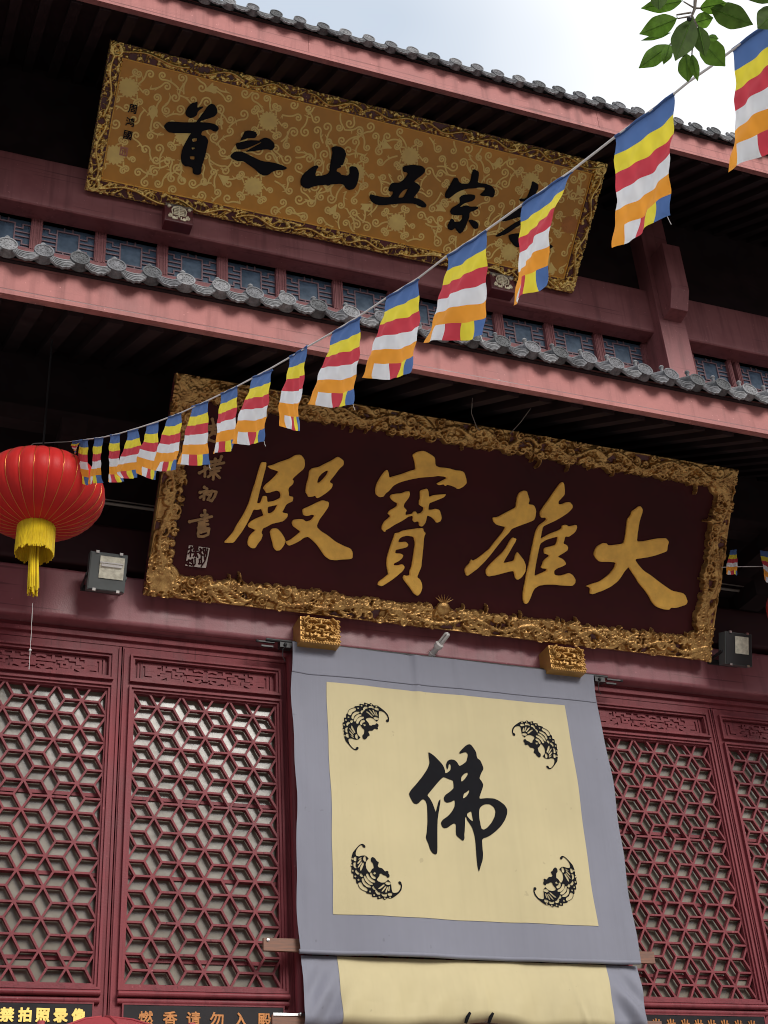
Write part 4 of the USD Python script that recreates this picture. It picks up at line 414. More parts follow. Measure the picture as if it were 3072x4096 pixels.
def fretwindow(x0, w, h=.36, zt=10.612):
    """Small square window with a stepped fret."""
    g = sbox(x0-.052, zt-h-.05, x0+w+.052, zt+.022).difference(sbox(x0, zt-h, x0+w, zt))
    wd = put('window', [face(extr(g, .06), 1.572), B(x0-.04, x0-.028, 1.506, 1.512, zt-h, zt+.01), B(x0+w+.028, x0+w+.04, 1.506, 1.512, zt-h, zt+.01), B(x0-.02, x0-.010, 1.504, 1.512, zt-h, zt+.01), B(x0+w+.010, x0+w+.02, 1.504, 1.512, zt-h, zt+.01)], 'upred', hall)
    L = []
    sq = [(.29, .14), (.71, .14), (.71, .82), (.29, .82), (.29, .14)]; L.append(sq)
    for t in (.42, .58): L += [[(t, 0), (t, .14)], [(t, .82), (t, 1)]]
    for m in (lambda x: x, lambda x: 1-x):
        for v in (lambda z: z, lambda z: .96-z):
            L += [[(m(0), v(.15)), (m(.14), v(.15)), (m(.14), v(.28)), (m(.29), v(.28))], [(m(0), v(.41)), (m(.29), v(.41))]]
    L += [[(0, .90), (1, .90)]]
    g = unary_union([LineString([(x0+a*w, zt-b*h) for a, b in s]).buffer(.0062, cap_style='square', join_style='mitre') for s in L]).intersection(sbox(x0-.002, zt-h, x0+w+.002, zt+.002))
    put('window_bars', face(extr(g, .010), 1.558), 'winbar', wd)
    put('window_pane', B(x0-.01, x0+w+.01, 1.561, 1.567, zt-h-.01, zt+.01), 'wplate', wd)
for k in range(-6, 6): fretwindow(-.2885*2*.0 + (k*.5745) + .055, .472)
for k in range(4): fretwindow(4.035+.5745*k, .42)
put('window_sill', [B(-3.44, 3.44, 1.47, 1.60, 10.13, 10.20), B(3.77, 6.3, 1.47, 1.60, 10.13, 10.20)], 'upred', hall)

# ---------------------------------------------------------------- name plaques
def frame_matrix(o, th):
    v = (0, -math.sin(th), math.cos(th)); n = (0, -math.cos(th), -math.sin(th))
    return Gf.Matrix4d(1, 0, 0, 0, *v, 0, *n, 0, *o, 1)
class Relief:
    """Carved surface over a w x h board: strokes of round section, kept as the highest of all."""
    def __init__(s, w, h, step=.0055):
        s.w, s.h, s.st = w, h, step; s.nx, s.ny = int(w/step)+1, int(h/step)+1; s.H = np.full((s.ny, s.nx), -.02)
    def stroke(s, P, r0, r1, hgt, base=0.0):
        P = np.asarray(P, float); seg = np.linalg.norm(np.diff(P, axis=0), axis=1); d = np.append(0, np.cumsum(seg)); n = max(int(d[-1]/(s.st*1.1)), 2)
        t = np.linspace(0, d[-1], n); X = np.interp(t, d, P[:, 0]) + s.w/2; Y = np.interp(t, d, P[:, 1]); Rr = np.linspace(r0, r1, n)
        for x, y, r in zip(X, Y, Rr):
            i0, i1, j0, j1 = int((x-r)/s.st)+1, int((x+r)/s.st)+1, int((y-r)/s.st)+1, int((y+r)/s.st)+1
            i0, j0, i1, j1 = max(i0, 0), max(j0, 0), min(i1, s.nx), min(j1, s.ny)
            if i0 >= i1 or j0 >= j1: continue
            q = ((np.arange(i0, i1)*s.st-x)**2)[None, :] + ((np.arange(j0, j1)*s.st-y)**2)[:, None]
            z = np.where(q < r*r, base + hgt*np.sqrt(np.maximum(1-q/(r*r), 0)), -.02); s.H[j0:j1, i0:i1] = np.maximum(s.H[j0:j1, i0:i1], z)
    def rails(s, band):
        """Meshes of the top, bottom, left and right rail (cut on the mitre)."""
        ys, xs = np.mgrid[0:s.ny, 0:s.nx]; V = np.stack([xs*s.st-s.w/2, ys*s.st, s.H], 2).reshape(-1, 3)
        e = np.stack([ys*s.st, s.h-ys*s.st, xs*s.st, s.w-xs*s.st], 2)[:-1, :-1]; side = e.argmin(2)
        hh = np.maximum.reduce([s.H[:-1, :-1], s.H[1:, :-1], s.H[:-1, 1:], s.H[1:, 1:]]); keep = (hh > .0) & (e.min(2) < band)
        out = []; idx = np.arange(s.ny*s.nx).reshape(s.ny, s.nx)
        for k in range(4):
            m = keep & (side == k); a, b, c, d = idx[:-1, :-1][m], idx[:-1, 1:][m], idx[1:, 1:][m], idx[1:, :-1][m]
            f = np.vstack([np.stack([a, b, c], 1), np.stack([a, c, d], 1)]); t = trimesh.Trimesh(V, f, process=False); t.remove_unreferenced_vertices(); out.append(t)
        return out
def spiral(cx, cy, r, a0, turns, hand, r_in=.22, n=26):
    t = np.linspace(0, 1, n); rr = r*(1-(1-r_in)*t); a = a0 + hand*2*math.pi*turns*t
    return np.stack([cx+rr*np.cos(a), cy+rr*np.sin(a)], 1)
def rail_frame(side, w, h, s, t):
    """Point at s along a rail and t in from its outer edge."""
    return {'b': (-w/2+s, t), 't': (-w/2+s, h-t), 'l': (-w/2+t, s), 'r': (w/2-t, s)}[side]
def carve(w, h, band, seed, dense):
    R_ = Relief(w, h); g = random.Random(seed)
    def seg(side, s0, s1, fn, r0, r1, hgt, base=0, n=40):
        S = np.linspace(s0, s1, n); R_.stroke([rail_frame(side, w, h, s, fn((s-s0)/(s1-s0))) for s in S], r0, r1, hgt, base)
    ys, xs = np.mgrid[0:R_.ny, 0:R_.nx]; e = np.minimum.reduce([ys, R_.ny-1-ys, xs, R_.nx-1-xs])*R_.st
    pts_ = np.stack([xs*R_.st, ys*R_.st, np.full(xs.shape, seed*1.0)], 2).reshape(-1, 3)
    n1 = meshkit.fbm(pts_*(15.0 if dense else 22.0), 2).reshape(xs.shape); n2 = meshkit.fbm(pts_*9.0+5).reshape(xs.shape)
    n1 = (n1-n1.mean())/n1.std(); n2 = (n2-n2.mean())/n2.std(); ridge = np.clip(1-abs(n1)*.9, 0, 1)
    if dense: gr = np.where((n2 > -.65) & (e < band-.012+.010*n2) & (e > .003), .002+.010*ridge+.003*np.clip(n2, -1, 1), -.02)
    else: gr = np.where((n2 > .35) & (ridge > .35) & (e < band-.012) & (e > .012), .002+.011*ridge, -.02)
    R_.H = np.maximum(R_.H, gr)
    for side in 'btlr':
        L = w if side in 'bt' else h; s = band*.6
        while s < L-band*.6:                                       # serpents with manes, between clouds
            ln = g.uniform(.5, .8) if dense else g.uniform(.5, .72); ln = min(ln, L-s); ph = g.uniform(0, 6); am = band*g.uniform(.16, .30); fr = g.uniform(.8, 1.5)
            body = lambda q: band*.50 + am*math.sin(q*2*math.pi*fr+ph)
            seg(side, s+ln*.08, s+ln*.92, body, .012, .019 if dense else .0155, .030, .008)
            if dense:
                for q in np.arange(.1, .92, .06):                  # scales
                    x, y = rail_frame(side, w, h, s+q*ln, body(q)); R_.stroke(spiral(x, y, .014, 0, 1, 1, .9, 10), .0042, .0042, .011, .030)
            for _ in range(4 if dense else 9):                     # mane, flames and claws fanning from the body
                q = g.uniform(.0, 1.0); up = g.choice((-1, 1)); bx = s+q*ln; by = body(q) + g.uniform(-.03, .03); dr = g.choice((-1, 1))
                for j in range(5 if dense else 4):
                    S = np.linspace(0, 1, 10); dl = ((.085+.022*j) if dense else (.05+.020*j))*dr; off = up*(.016+(.0185 if dense else .0125)*j)
                    R_.stroke([rail_frame(side, w, h, bx+dl*v, min(max(by+off*math.sin(v*1.8), .010), band-.010)) for v in S], .0095 if dense else .0068, .0060 if dense else .0034, .020 if dense else .016, .012)
            s += ln*(.86 if dense else .95)
        n = int(L/(.040 if dense else .034))
        for k in range(n):                                         # cloud curls
            ss = (k+.5)*L/n + g.uniform(-.02, .02); tt = g.uniform(.08, .95)*band if dense else g.choice((.16, .24, .74, .84))*band
            r = g.uniform(.022, .044) if dense else g.uniform(.012, .022); hd = g.choice((-1, 1)); x, y = rail_frame(side, w, h, ss, tt)
            R_.stroke(spiral(x, y, r, g.uniform(0, 6.3), g.uniform(1.0, 1.6), hd), .0105 if dense else .0072, .0085 if dense else .0055, .020 if dense else .016, g.uniform(.010, .022) if dense else g.uniform(.004, .012))
            a = g.uniform(-.5, .5) + (0 if side in 'bt' else math.pi/2); S = np.linspace(0, 1, 9); l2 = g.uniform(.04, .10)
            R_.stroke(np.stack([x+np.cos(a+S*hd*1.1)*l2*S, y+np.sin(a+S*hd*1.1)*l2*S], 1), .0095 if dense else .0072, .006 if dense else .0036, .016, .010)
        if dense:
            for k in range(int(L/.058)):                           # loops bulging along the inner edge, a rope along the outer one
                x, y = rail_frame(side, w, h, k*.058+g.uniform(0, .02), band-.014+g.uniform(-.012, .008)); R_.stroke(spiral(x, y, g.uniform(.020, .032), g.uniform(0, 6), 1.2, g.choice((-1, 1)), .1, 14), .0105, .0095, .020, g.uniform(.004, .016))
            seg(side, 0, L, lambda q: .009, .008, .008, .012, .002, 300)
        else:
            seg(side, 0, L, lambda q: .010, .005, .005, .010, 0, 300)
    for cx, sx in ((-w/2, 1), (w/2, -1)):                          # heavier corners
        for cy, sy in ((0, 1), (h, -1)):
            kk = 1.0 if dense else .66
            if dense: R_.stroke([(cx+sx*.03, cy+sy*.03), (cx+sx*.12, cy+sy*.12)], .03, .105, .012, .002)
            for j in range(6 if dense else 3):
                R_.stroke(spiral(cx+sx*.105*kk, cy+sy*.105*kk, (.09-.013*j)*kk, g.uniform(0, 6), .8, g.choice((-1, 1)), .93), .0078, .006, .020, .014)
            for j in range(14 if dense else 6):
                a = g.uniform(.05, 1.5); l0, l1 = .09*kk, g.uniform(.15, .235)*kk; S = np.linspace(0, 1, 10)
                R_.stroke([(cx+sx*(l0+(l1-l0)*v)*math.cos(a+.35*v), cy+sy*(l0+(l1-l0)*v)*math.sin(a+.35*v)) for v in S], .0105 if dense else .009, .007 if dense else .005, .022, .012)
                R_.stroke(spiral(cx+sx*l1*math.cos(a), cy+sy*l1*math.sin(a), .018, g.uniform(0, 6), 1.2, 1), .007, .006, .018, .010)
    return R_
def plaque(name, label, o, th, w, h, band, board, back, relief, seed, dense):
    t = thing(name, label, 'plaque', mat=frame_matrix(o, th))
    put('board', B(-w/2+.03, w/2-.03, .03, h-.03, -.085, -.045), board, t)
    for x0, x1, y0, y1 in ((-w/2, w/2, 0, band), (-w/2, w/2, h-band, h), (-w/2, -w/2+band, band+.001, h-band-.001), (w/2-band, w/2, band+.001, h-band-.001)):
        put('frame_board', B(x0+.004, x1-.004, y0+.003, y1-.003, -.09, -.022), back, t)
    R_ = carve(w, h, band, seed, dense)
    for m in R_.rails(band*1.75 if dense else band*1.05):
        m.apply_translation((0, 0, -.022)); put('carved_rail', m, relief, t, True)
    return t
lp = plaque('name_plaque', 'maroon plaque lettered in big gold characters, hanging under the lower eave', (0, -.2216, 5.9246), .595, 4.2722, 1.4559, .152, 'maroon', 'redboard', 'gold', 11, True)
for k in ('da', 'xiong', 'bao', 'dian'):
    g = letter(LOWC[k]); g2 = g.buffer(-.006)
    put('gold_character', [extr(g, .013, -.045), extr(g2, .004, -.032)], 'goldflat', lp)
for k in ('zhao', 'pu', 'chu', 'shu'): put('signature_character', extr(brush(SIG[k], .0085), .012, -.045), 'dullgold', lp)
sp = Polygon(pl(SEAL)); put('seal', [extr(sp.difference(brush(SEALS, .0058)), .012, -.045)], 'seal', lp)
pn = [trimesh.creation.icosphere(2, .052)]; pn[0].apply_scale((1, 1, .6)); pn[0].apply_translation((-.06, .150, .0))
for j in range(7):                                                 # fruit finial on the bottom rail
    a = math.radians(30+20*j); q = trimesh.creation.cone(.008, .06, sections=8); q.apply_transform(trimesh.transformations.rotation_matrix(-math.pi/2, (1, 0, 0))); q.apply_transform(trimesh.transformations.rotation_matrix(a-math.pi/2, (0, 0, 1))); q.apply_translation((-.06+.02*math.cos(a), .195, .0)); pn.append(q)
put('carved_fruit', pn, 'gold', lp, 40)

up = plaque('name_plaque', 'brown gold plaque with vine scrolls and black characters below the upper eave', (0, 1.2721, 10.8548), .8724, 5.0036, 1.3396, .128, 'ochre', 'redboard', 'goldbright', 23, False)
w_, h_, b_ = 5.0036, 1.3396, .128
put('inner_fillet', [extr(sbox(-w_/2+b_, b_, w_/2-b_, h_-b_).difference(sbox(-w_/2+b_+.009, b_+.009, w_/2-b_-.009, h_-b_-.009)), .012, -.045)], 'goldflat', up)
field = sbox(-w_/2+b_+.015, b_+.015, w_/2-b_-.015, h_-b_-.015)
flowers = [tuple(p) for p in pl(FLOWERS)]; gv = random.Random(5); fpoly = []
for i, (x, y) in enumerate(flowers):
    parts_ = []
    for ring, (n, rr) in enumerate(((16, .098), (14, .074), (11, .046))):
        P = []
        for j in range(n*4):
            a = 2*math.pi*j/(n*4); P.append((x+rr*(.80+.20*abs(math.cos(a*n/2+ring)))*math.cos(a), y+rr*(.80+.20*abs(math.cos(a*n/2+ring)))*.92*math.sin(a)))
        pg = Polygon(P).buffer(0).intersection(field)
        if not pg.is_empty: parts_.append(extr(pg, .003, -.045+.003*ring))
        if ring == 0: fpoly.append(pg)
    put('lotus_flower', parts_, 'peach' if i == 9 else 'vine', up)
lines, cent = [], []
for x, y in flowers:                                               # tendrils spring from the flowers
    for j in range(9):
        a = 2*math.pi*j/9 + .2; hd = 1 if j % 2 else -1; S = np.linspace(0, 1, 12)
        ax, ay = x+.098*math.cos(a), y+.09*math.sin(a); bx, by = x+.165*math.cos(a+.25*hd), y+.150*math.sin(a+.25*hd)
        sp_ = spiral(bx, by, .030, a+math.pi, 1.35, hd, .22, 22); lines.append(LineString([(ax, ay)] + [tuple(q) for q in sp_]).buffer(.0068)); cent.append((bx, by))
tries = 0
while tries < 4200:
    tries += 1; x, y = gv.uniform(-w_/2+.17, w_/2-.17), gv.uniform(.17, h_-.17)
    if any((x-a)**2+(y-b)**2 < .100**2 for a, b in cent) or any((x-a)**2+((y-b)*1.05)**2 < .128**2 for a, b in flowers): continue
    cent.append((x, y)); r = gv.uniform(.033, .049); a0 = gv.uniform(0, 6.3); hd = gv.choice((-1, 1)); s1 = spiral(x, y, r, a0, gv.uniform(1.15, 1.5), hd, .2, 24)
    e = s1[0]; tg = np.array([math.sin(a0), -math.cos(a0)])*hd; nn = np.array([math.cos(a0), math.sin(a0)]); S = np.linspace(0, 1, 12)[1:]; l2 = gv.uniform(.08, .14)
    tail = [tuple(e + tg*l2*v + nn*l2*.55*v*v) for v in S][::-1]
    lines.append(LineString(tail + [tuple(q) for q in s1]).buffer(.0074)); c = np.array(tail[0])
    for th_ in (gv.uniform(0, 6.3), gv.uniform(0, 6.3)):
        d2 = np.array([math.cos(th_), math.sin(th_)]); n2 = np.array([-d2[1], d2[0]]); q = tail[len(tail)//2] if gv.random() < .5 else tail[0]
        lines.append(Polygon([tuple(np.array(q)+n2*.006), tuple(np.array(q)+d2*.036+n2*.010), tuple(np.array(q)-n2*.006)]).buffer(.0015))
for i, (x, y) in enumerate(pl(BATLEAF)):                           # three-pointed leaf sprays
    a = gv.uniform(0, 6.3); P = [(.0, .085), (.022, .03), (.055, -.02), (.018, -.012), (.0, -.05), (-.02, -.012), (-.05, -.03), (-.02, .03)]
    lines.append(Polygon([(x+px*math.cos(a)-py*math.sin(a), y+px*math.sin(a)+py*math.cos(a)) for px, py in smoothpoly(np.array(P), 1)]).buffer(.002))
vg = unary_union(lines).intersection(field).difference(unary_union(fpoly).buffer(.004))
tag(put('gilt_scrollwork', extr(vg, .003, -.045), 'vine', up), kind='stuff')
for k in ('shou', 'zhi', 'shan', 'wu', 'zong', 'first'):
    g = letter(UPC[k]); put('black_character', [extr(g, .014, -.045), extr(g.buffer(-.010), .005, -.031)], 'ink', up)
    if k == 'shou': pass
for k, (ch, px, py) in enumerate((('周', 2.262, 0), ('鸿', 2.262, 1), ('國', 2.262, 2))):
    g = glyph(ch, .080, 0, 0).buffer(-.0006); g = affinity.skew(g, xs=0); put('signature_character', extr(affinity.translate(g, -2.205, -.0+.800-.118*k), .010, -.045), 'ink', up)
sq = sbox(-.036, -.04, .036, .04).difference(unary_union([sbox(-.024, .012, .024, .02), sbox(-.004, -.03, .004, .03), sbox(-.026, -.022, -.014, .004), sbox(.012, -.028, .022, .002)]))
put('red_seal', extr(affinity.translate(sq, -2.215, .415), .010, -.045), paint('faded_red_seal', (0.50, 0.20, 0.13), 0.6), up)

# brackets the plaques stand on
def bracket(label, x, lower):
    if lower:
        t = thing('plaque_bracket', label, 'bracket', (x, -.12, 5.69), 'brackets under the plaques')
        put('block', B(-.137, .137, -.16, -.001, 0, .185), 'gold2', t)
        ms = []; g = random.Random(int(x*100))
        for i in range(15):                                        # beaded ground, then the lion mask
            for j in range(10):
                q = trimesh.creation.icosphere(1, .0088); q.apply_translation((-.128+.0183*i+.009*(j % 2), -.160, .008+.0185*j)); ms.append(q)
        put('beading', ms, 'gold2', t, True)
        R_ = Relief(.27, .19, .004)
        for sx in (-1, 1):
            R_.stroke(spiral(sx*.036, .098, .012, 0, 1.0, sx, .3), .008, .007, .018, .020); R_.stroke([(sx*.012, .122), (sx*.036, .120), (sx*.060, .106)], .008, .006, .018, .020)
            R_.stroke([(sx*.085, .178), (sx*.118, .150), (sx*.112, .120)], .012, .006, .020, .012); R_.stroke(spiral(sx*.088, .098, .022, 2, 1.3, sx, .2), .008, .006, .018, .014)
            for q in range(4): R_.stroke(spiral(sx*(.020+.026*q), .050-.004*q+.006*(q % 2), .012, q, 1.1, sx, .2), .0075, .006, .016, .012)
            R_.stroke([(sx*.010, .070), (sx*.045, .076), (sx*.075, .068)], .008, .005, .018, .020); R_.stroke([(sx*.03, .150), (sx*.05, .160), (sx*.075, .150)], .010, .007, .016, .014)
        R_.stroke([(0, .150), (0, .128)], .016, .012, .020, .016); R_.stroke([(-.012, .086), (.012, .086)], .011, .011, .020, .020); R_.stroke([(-.03, .032), (0, .026), (.03, .032)], .008, .008, .016, .014)
        m = trimesh.util.concatenate(R_.rails(1.0)); put('lion_mask', face(m, -.160), 'gold2', t, True)
    else:
        t = thing('plaque_bracket', label, 'bracket', (x, 1.32, 10.625), 'brackets under the plaques')
        put('block', prism_x(lathe_round(-.13, -.001, 0, .215, .012), -.13, .13), 'redboard', t)
        put('top_edge', B(-.128, .128, -.136, -.131, .180, .212), 'silver', t)
        L = [[(-.045+.0, z), (.045, z)] for z in (.085, .105, .125, .145, .165)] + [[(0, .06), (0, .19)]]
        for sx in (-1, 1):
            L += [[(sx*.012, .19), (sx*.05, .175), (sx*.068, .14)], [(sx*.068, .14), (sx*.06, .09)], [(sx*.02, .06), (sx*.02, .035), (sx*.05, .03)]]
            L += [[tuple(q) for q in spiral(sx*.085, .062, .022, math.pi/2, 1.2, sx, .25, 16)], [tuple(q) for q in spiral(sx*.05, .042, .014, 0, 1.1, -sx, .3, 12)], [tuple(q) for q in spiral(sx*.095, .175, .014, 0, 1.1, -sx, .3, 12)]]
        put('longevity_emblem', face(extr(unary_union([LineString(q).buffer(.0058) for q in L]), .010), -.131), 'emblem', t)
    return t
bracket('gold lion mask bracket nearer the left edge of the scroll, under the maroon plaque', -.960, True)
bracket('gold lion mask bracket nearer the right edge of the scroll, under the maroon plaque', .885, True)
bracket('red bracket with gold emblem in full view under the brown plaque', -1.645, False)
bracket('red bracket with gold emblem half behind a flag, under the brown plaque', 1.645, False)

# ---------------------------------------------------------------- hanging scroll
o_ = pl(SCR['outer']); c4 = pl(SCR['cream'])
def wob(x, z, top=5.71):
    d = 5.71 - z
    return .010*np.sin(x*3.1+z*.9)*np.clip(d, 0, 1) + .006*np.sin(x*5+z*4.2+1)*np.clip(d-.1, 0, .6) + .004*np.sin(x*7+z*1.3) + .003*np.sin(x*17+.6)*np.clip(d, 0, 1.2) + .013*np.exp(-((x+.24)/.024)**2)*np.exp(-d/.35) - .008*np.exp(-((x+.29)/.03)**2)*np.exp(-d/.4) + .006*np.exp(-((x-.05-.1*d)/.02)**2)*np.exp(-d/.5) + .004*np.exp(-((x-.52)/.015)**2)*np.exp(-d/1.2) + .005*np.sin(z*9)*np.exp(-((abs(x)-1.13)/.05)**2) + .004*np.sin(z*6+x*2)*np.exp(-((abs(x)-1.1)/.15)**2) + .003*np.exp(-((x-.36)/.02)**2) + .0025*np.exp(-((x+.62)/.02)**2)
def hang(x, z):
    """The edges of the hung cloth are not ruled straight."""
    return x + np.sign(x)*np.clip((np.abs(x)-.6)/.5, 0, 1)*(.007*np.sin(z*5.3+x)+.004*np.sin(z*13+1))
def bil(q, u, v):
    """Corners tl, tr, br, bl."""
    return ((1-u)*(1-v))[..., None]*q[0] + (u*(1-v))[..., None]*q[1] + (u*v)[..., None]*q[2] + ((1-u)*v)[..., None]*q[3]
def sheet(q, y, nu=70, nv=70, thick=0):
    u, v = np.meshgrid(np.linspace(0, 1, nu), np.linspace(0, 1, nv)); P = bil(np.array(q), u, v); return grid(np.stack([hang(P[..., 0], P[..., 1]), y - wob(P[..., 0], P[..., 1]), P[..., 1]], 2))
YS = -.195
sc = thing('hanging_scroll', 'tall cream and grey silk scroll with one black brush character hanging over the doors', 'scroll')
outer = [(-1.134, 5.722), (1.130, 5.722), (1.141, 3.694), (-1.141, 3.694)]
put('silk_border', sheet(outer, YS, 110, 110), 'greysilk', sc, True)
cream = [tuple(c4[0]), tuple(c4[1]), tuple(c4[2]), tuple(c4[3])]
put('cream_panel', sheet(cream, YS-.003, 90, 90), 'cream', sc, True)
def onscroll(g, lift, step=.05):
    m = extr(g, .0008); m = m.subdivide_to_size(step, max_iter=6) if hasattr(m, 'subdivide_to_size') else m
    v = m.vertices.copy(); m.vertices = np.stack([hang(v[:, 0], v[:, 1]), YS-lift-v[:, 2]-wob(v[:, 0], v[:, 1]), v[:, 1]], 1); return m
put('brush_character', onscroll(letter(FO, 2), .0055), 'print', sc)
bat = Polygon(smoothpoly(pl(BAT[0]), 1)).buffer(0)
bat = bat.difference(unary_union([Polygon(smoothpoly(pl(h), 1)).buffer(.0022) for h in BAT[1]] + [Point(*p).buffer(.006) for p in pl(BATD)]))
for (cx, cz), (sx, sz) in zip(BATC, ((1, 1), (-1, 1), (1, -1), (-1, -1))):
    g = affinity.translate(affinity.scale(bat, sx, sz, origin=(0, 0)), cx/1000, cz/1000); put('bat_ornament', onscroll(g, .0055), 'print', sc)
put('seam', onscroll(LineString([(-1.133, 5.512), (-1.02, 5.497), (-.6, 5.505), (1.13, 5.508)]).buffer(.0022), .004), paint('seam_thread', (0.17, 0.17, 0.21), 0.9), sc)
put('hem_tube', tube([(x, -.185-wob(x, 3.70), 3.703) for x in np.linspace(-1.140, 1.140, 30)], .014, 10), 'greysilk', sc, True)
put('batten', B(-1.345, 1.285, -.150, -.125, 3.712, 3.786), 'wood', sc)
put('screw', [lathe([(0, .004), (.009, .003), (.010, -.004), (0, -.004)], 12, (0, 0, 0)).apply_transform(trimesh.transformations.rotation_matrix(math.pi/2, (1, 0, 0))).apply_translation((-1.318, -.152, 3.772))], 'silver', sc)
put('hanging_rod', tube([(-1.30, -.165, 5.735), (1.26, -.165, 5.735)], .011, 10), 'black', sc, True)
# the second scroll: rolled up below the first one
rs = thing('rolled_scroll', 'second cream and grey silk scroll slung below the batten and gathered into a roll', 'scroll')
def lowsheet(xl0, xl1, xr0, xr1, lift, nu, nv=90):
    """x of the left and right edge at the top and bottom."""
    P = np.zeros((nv, nu, 3))
    for i in range(nv):
        v = i/(nv-1)*1.30
        for j in range(nu):
            u = j/(nu-1); x = (xl0+(xl1-xl0)*min(v, 1))*(1-u) + (xr0+(xr1-xr0)*min(v, 1))*u
            g = .012*math.sin(x*9+1)*min(v, 1) + .010*math.sin(x*23+v*3)*min(v*1.3, 1)**2 + .026*math.exp(-((abs(x)-1.02)/.11)**2)*math.sin((abs(x)*7-v*1.6)*4.5)*min(v*1.6, 1) + .012*math.sin((x*6+v*3.1)*1.7)*v*math.exp(-((x+.45)/.35)**2) + .010*math.exp(-((x-.62-.05*v)/.012)**2)*v + .008*math.exp(-((x-.0-.02*v)/.015)**2)*v
            hump = .038*math.exp(-((x+.02)/.20)**2); zb = 3.338 + hump + .006*math.sin(x*13)
            if v <= 1: z = 3.690 + (zb-3.690)*v; y = -.150 - .085*math.sin(v*1.35) - g - lift
            else: a = (v-1)/.30*math.pi*.85; z = zb - .055*math.sin(a); y = -.150 - .085*math.sin(1.35) - g + .055*(1-math.cos(a)) - lift*math.cos(a)
            P[i, j] = (x, y, z)
    return grid(P)
put('silk_border', lowsheet(-1.119, -1.132, 1.142, 1.111, 0, 130), 'greysilk', rs, True)
put('cream_panel', lowsheet(-.895, -.902, .914, .872, .003, 110), 'cream', rs, True)
for x in (-.105, .045):
    put('brush_stroke', tube([(x, -.246, 3.362), (x-.018, -.243, 3.337), (x-.028, -.228, 3.305)], [.008, .011, .009], 8), 'print', rs, True)
put('lower_batten', [B(-1.305, 1.25, -.165, -.135, 3.285, 3.350)], 'wood', rs)
put('clip', [B(-1.30, -1.10, -.172, -.166, 3.343, 3.358), trimesh.creation.icosphere(2, .012).apply_translation((-1.14, -.176, 3.352))], 'silver', rs)
for nm, x, sg, lb in (('iron_hinge', -1.17, -1, 'black iron hook and hinge beside the top left corner of the scroll'), ('iron_hinge', 1.19, 1, 'dark iron hook beside the top right corner of the scroll')):
    h = thing(nm, lb, 'hinge', (x, -.15, 5.72))
    put('plate', [B(-.035, .045, -.02, .03, -.03, .02), B(sg*.13-.06, sg*.13+.06, -.012, .004, -.004, .006), B(sg*.11-.05, sg*.11+.03, -.01, .004, -.035, -.024)], 'black', h)
    put('bolt', [trimesh.creation.icosphere(1, .011).apply_translation((sg*.19, -.01, 0)), trimesh.creation.icosphere(1, .012).apply_translation((.0, -.026, -.012)), tube([(.01, -.02, -.02), (-.02, -.03, -.05), (-.02, -.02, -.10), (.0, -.01, -.13)], .0025, 6)], 'black', h)

# ---------------------------------------------------------------- notice boards on the doors
def notice(label, x0, x1):
    t = thing('notice_board', label, 'sign', (0, 0, 0), 'black notice boards on the doors'); put('board', B(x0, x1, -.022, -.004, 3.23, 3.423), 'signboard', t)
    put('rim', face(extr(sbox(x0-.006, 3.224, x1+.006, 3.429).difference(sbox(x0+.002, 3.232, x1-.002, 3.421)), .021), -.004), 'red', t); return t
n1 = notice('black notice board with yellow characters on the leftmost door', -3.236, -2.300)
for ch, x in zip('禁拍照录像', (-2.762, -2.667, -2.571, -2.474, -2.376)): put('yellow_character', face(extr(glyph(ch, .074, x, 3.357).buffer(.0016), .006), -.022), 'signyellow', n1)
n2 = notice('black notice board with dull orange characters left of the scroll', -2.130, -1.192)
for ch, x in zip('燃香请勿入殿', (-2.001, -1.863, -1.729, -1.593, -1.452, -1.311)): put('orange_character', face(extr(glyph(ch, .082, x, 3.348), .006), -.022), 'signorange', n2)
n3 = notice('black notice board showing only the tops of orange characters, right of the scroll', 1.192, 2.130)
for k, x in enumerate((1.298, 1.405, 1.51, 1.612, 1.710, 1.811, 1.916, 2.02)):
    g = unary_union([LineString([(x-.032, 3.364-.004*(k % 3)), (x+.030, 3.369)]).buffer(.0045), LineString([(x, 3.392), (x-.006, 3.31)]).buffer(.005), LineString([(x-.02, 3.386), (x-.012, 3.352)]).buffer(.0045), LineString([(x+.022, 3.389), (x+.010, 3.347)]).buffer(.0045), LineString([(x-.03, 3.338), (x+.03, 3.342)]).buffer(.0045)])
    put('orange_character', face(extr(g, .006), -.022), 'signorange', n3)

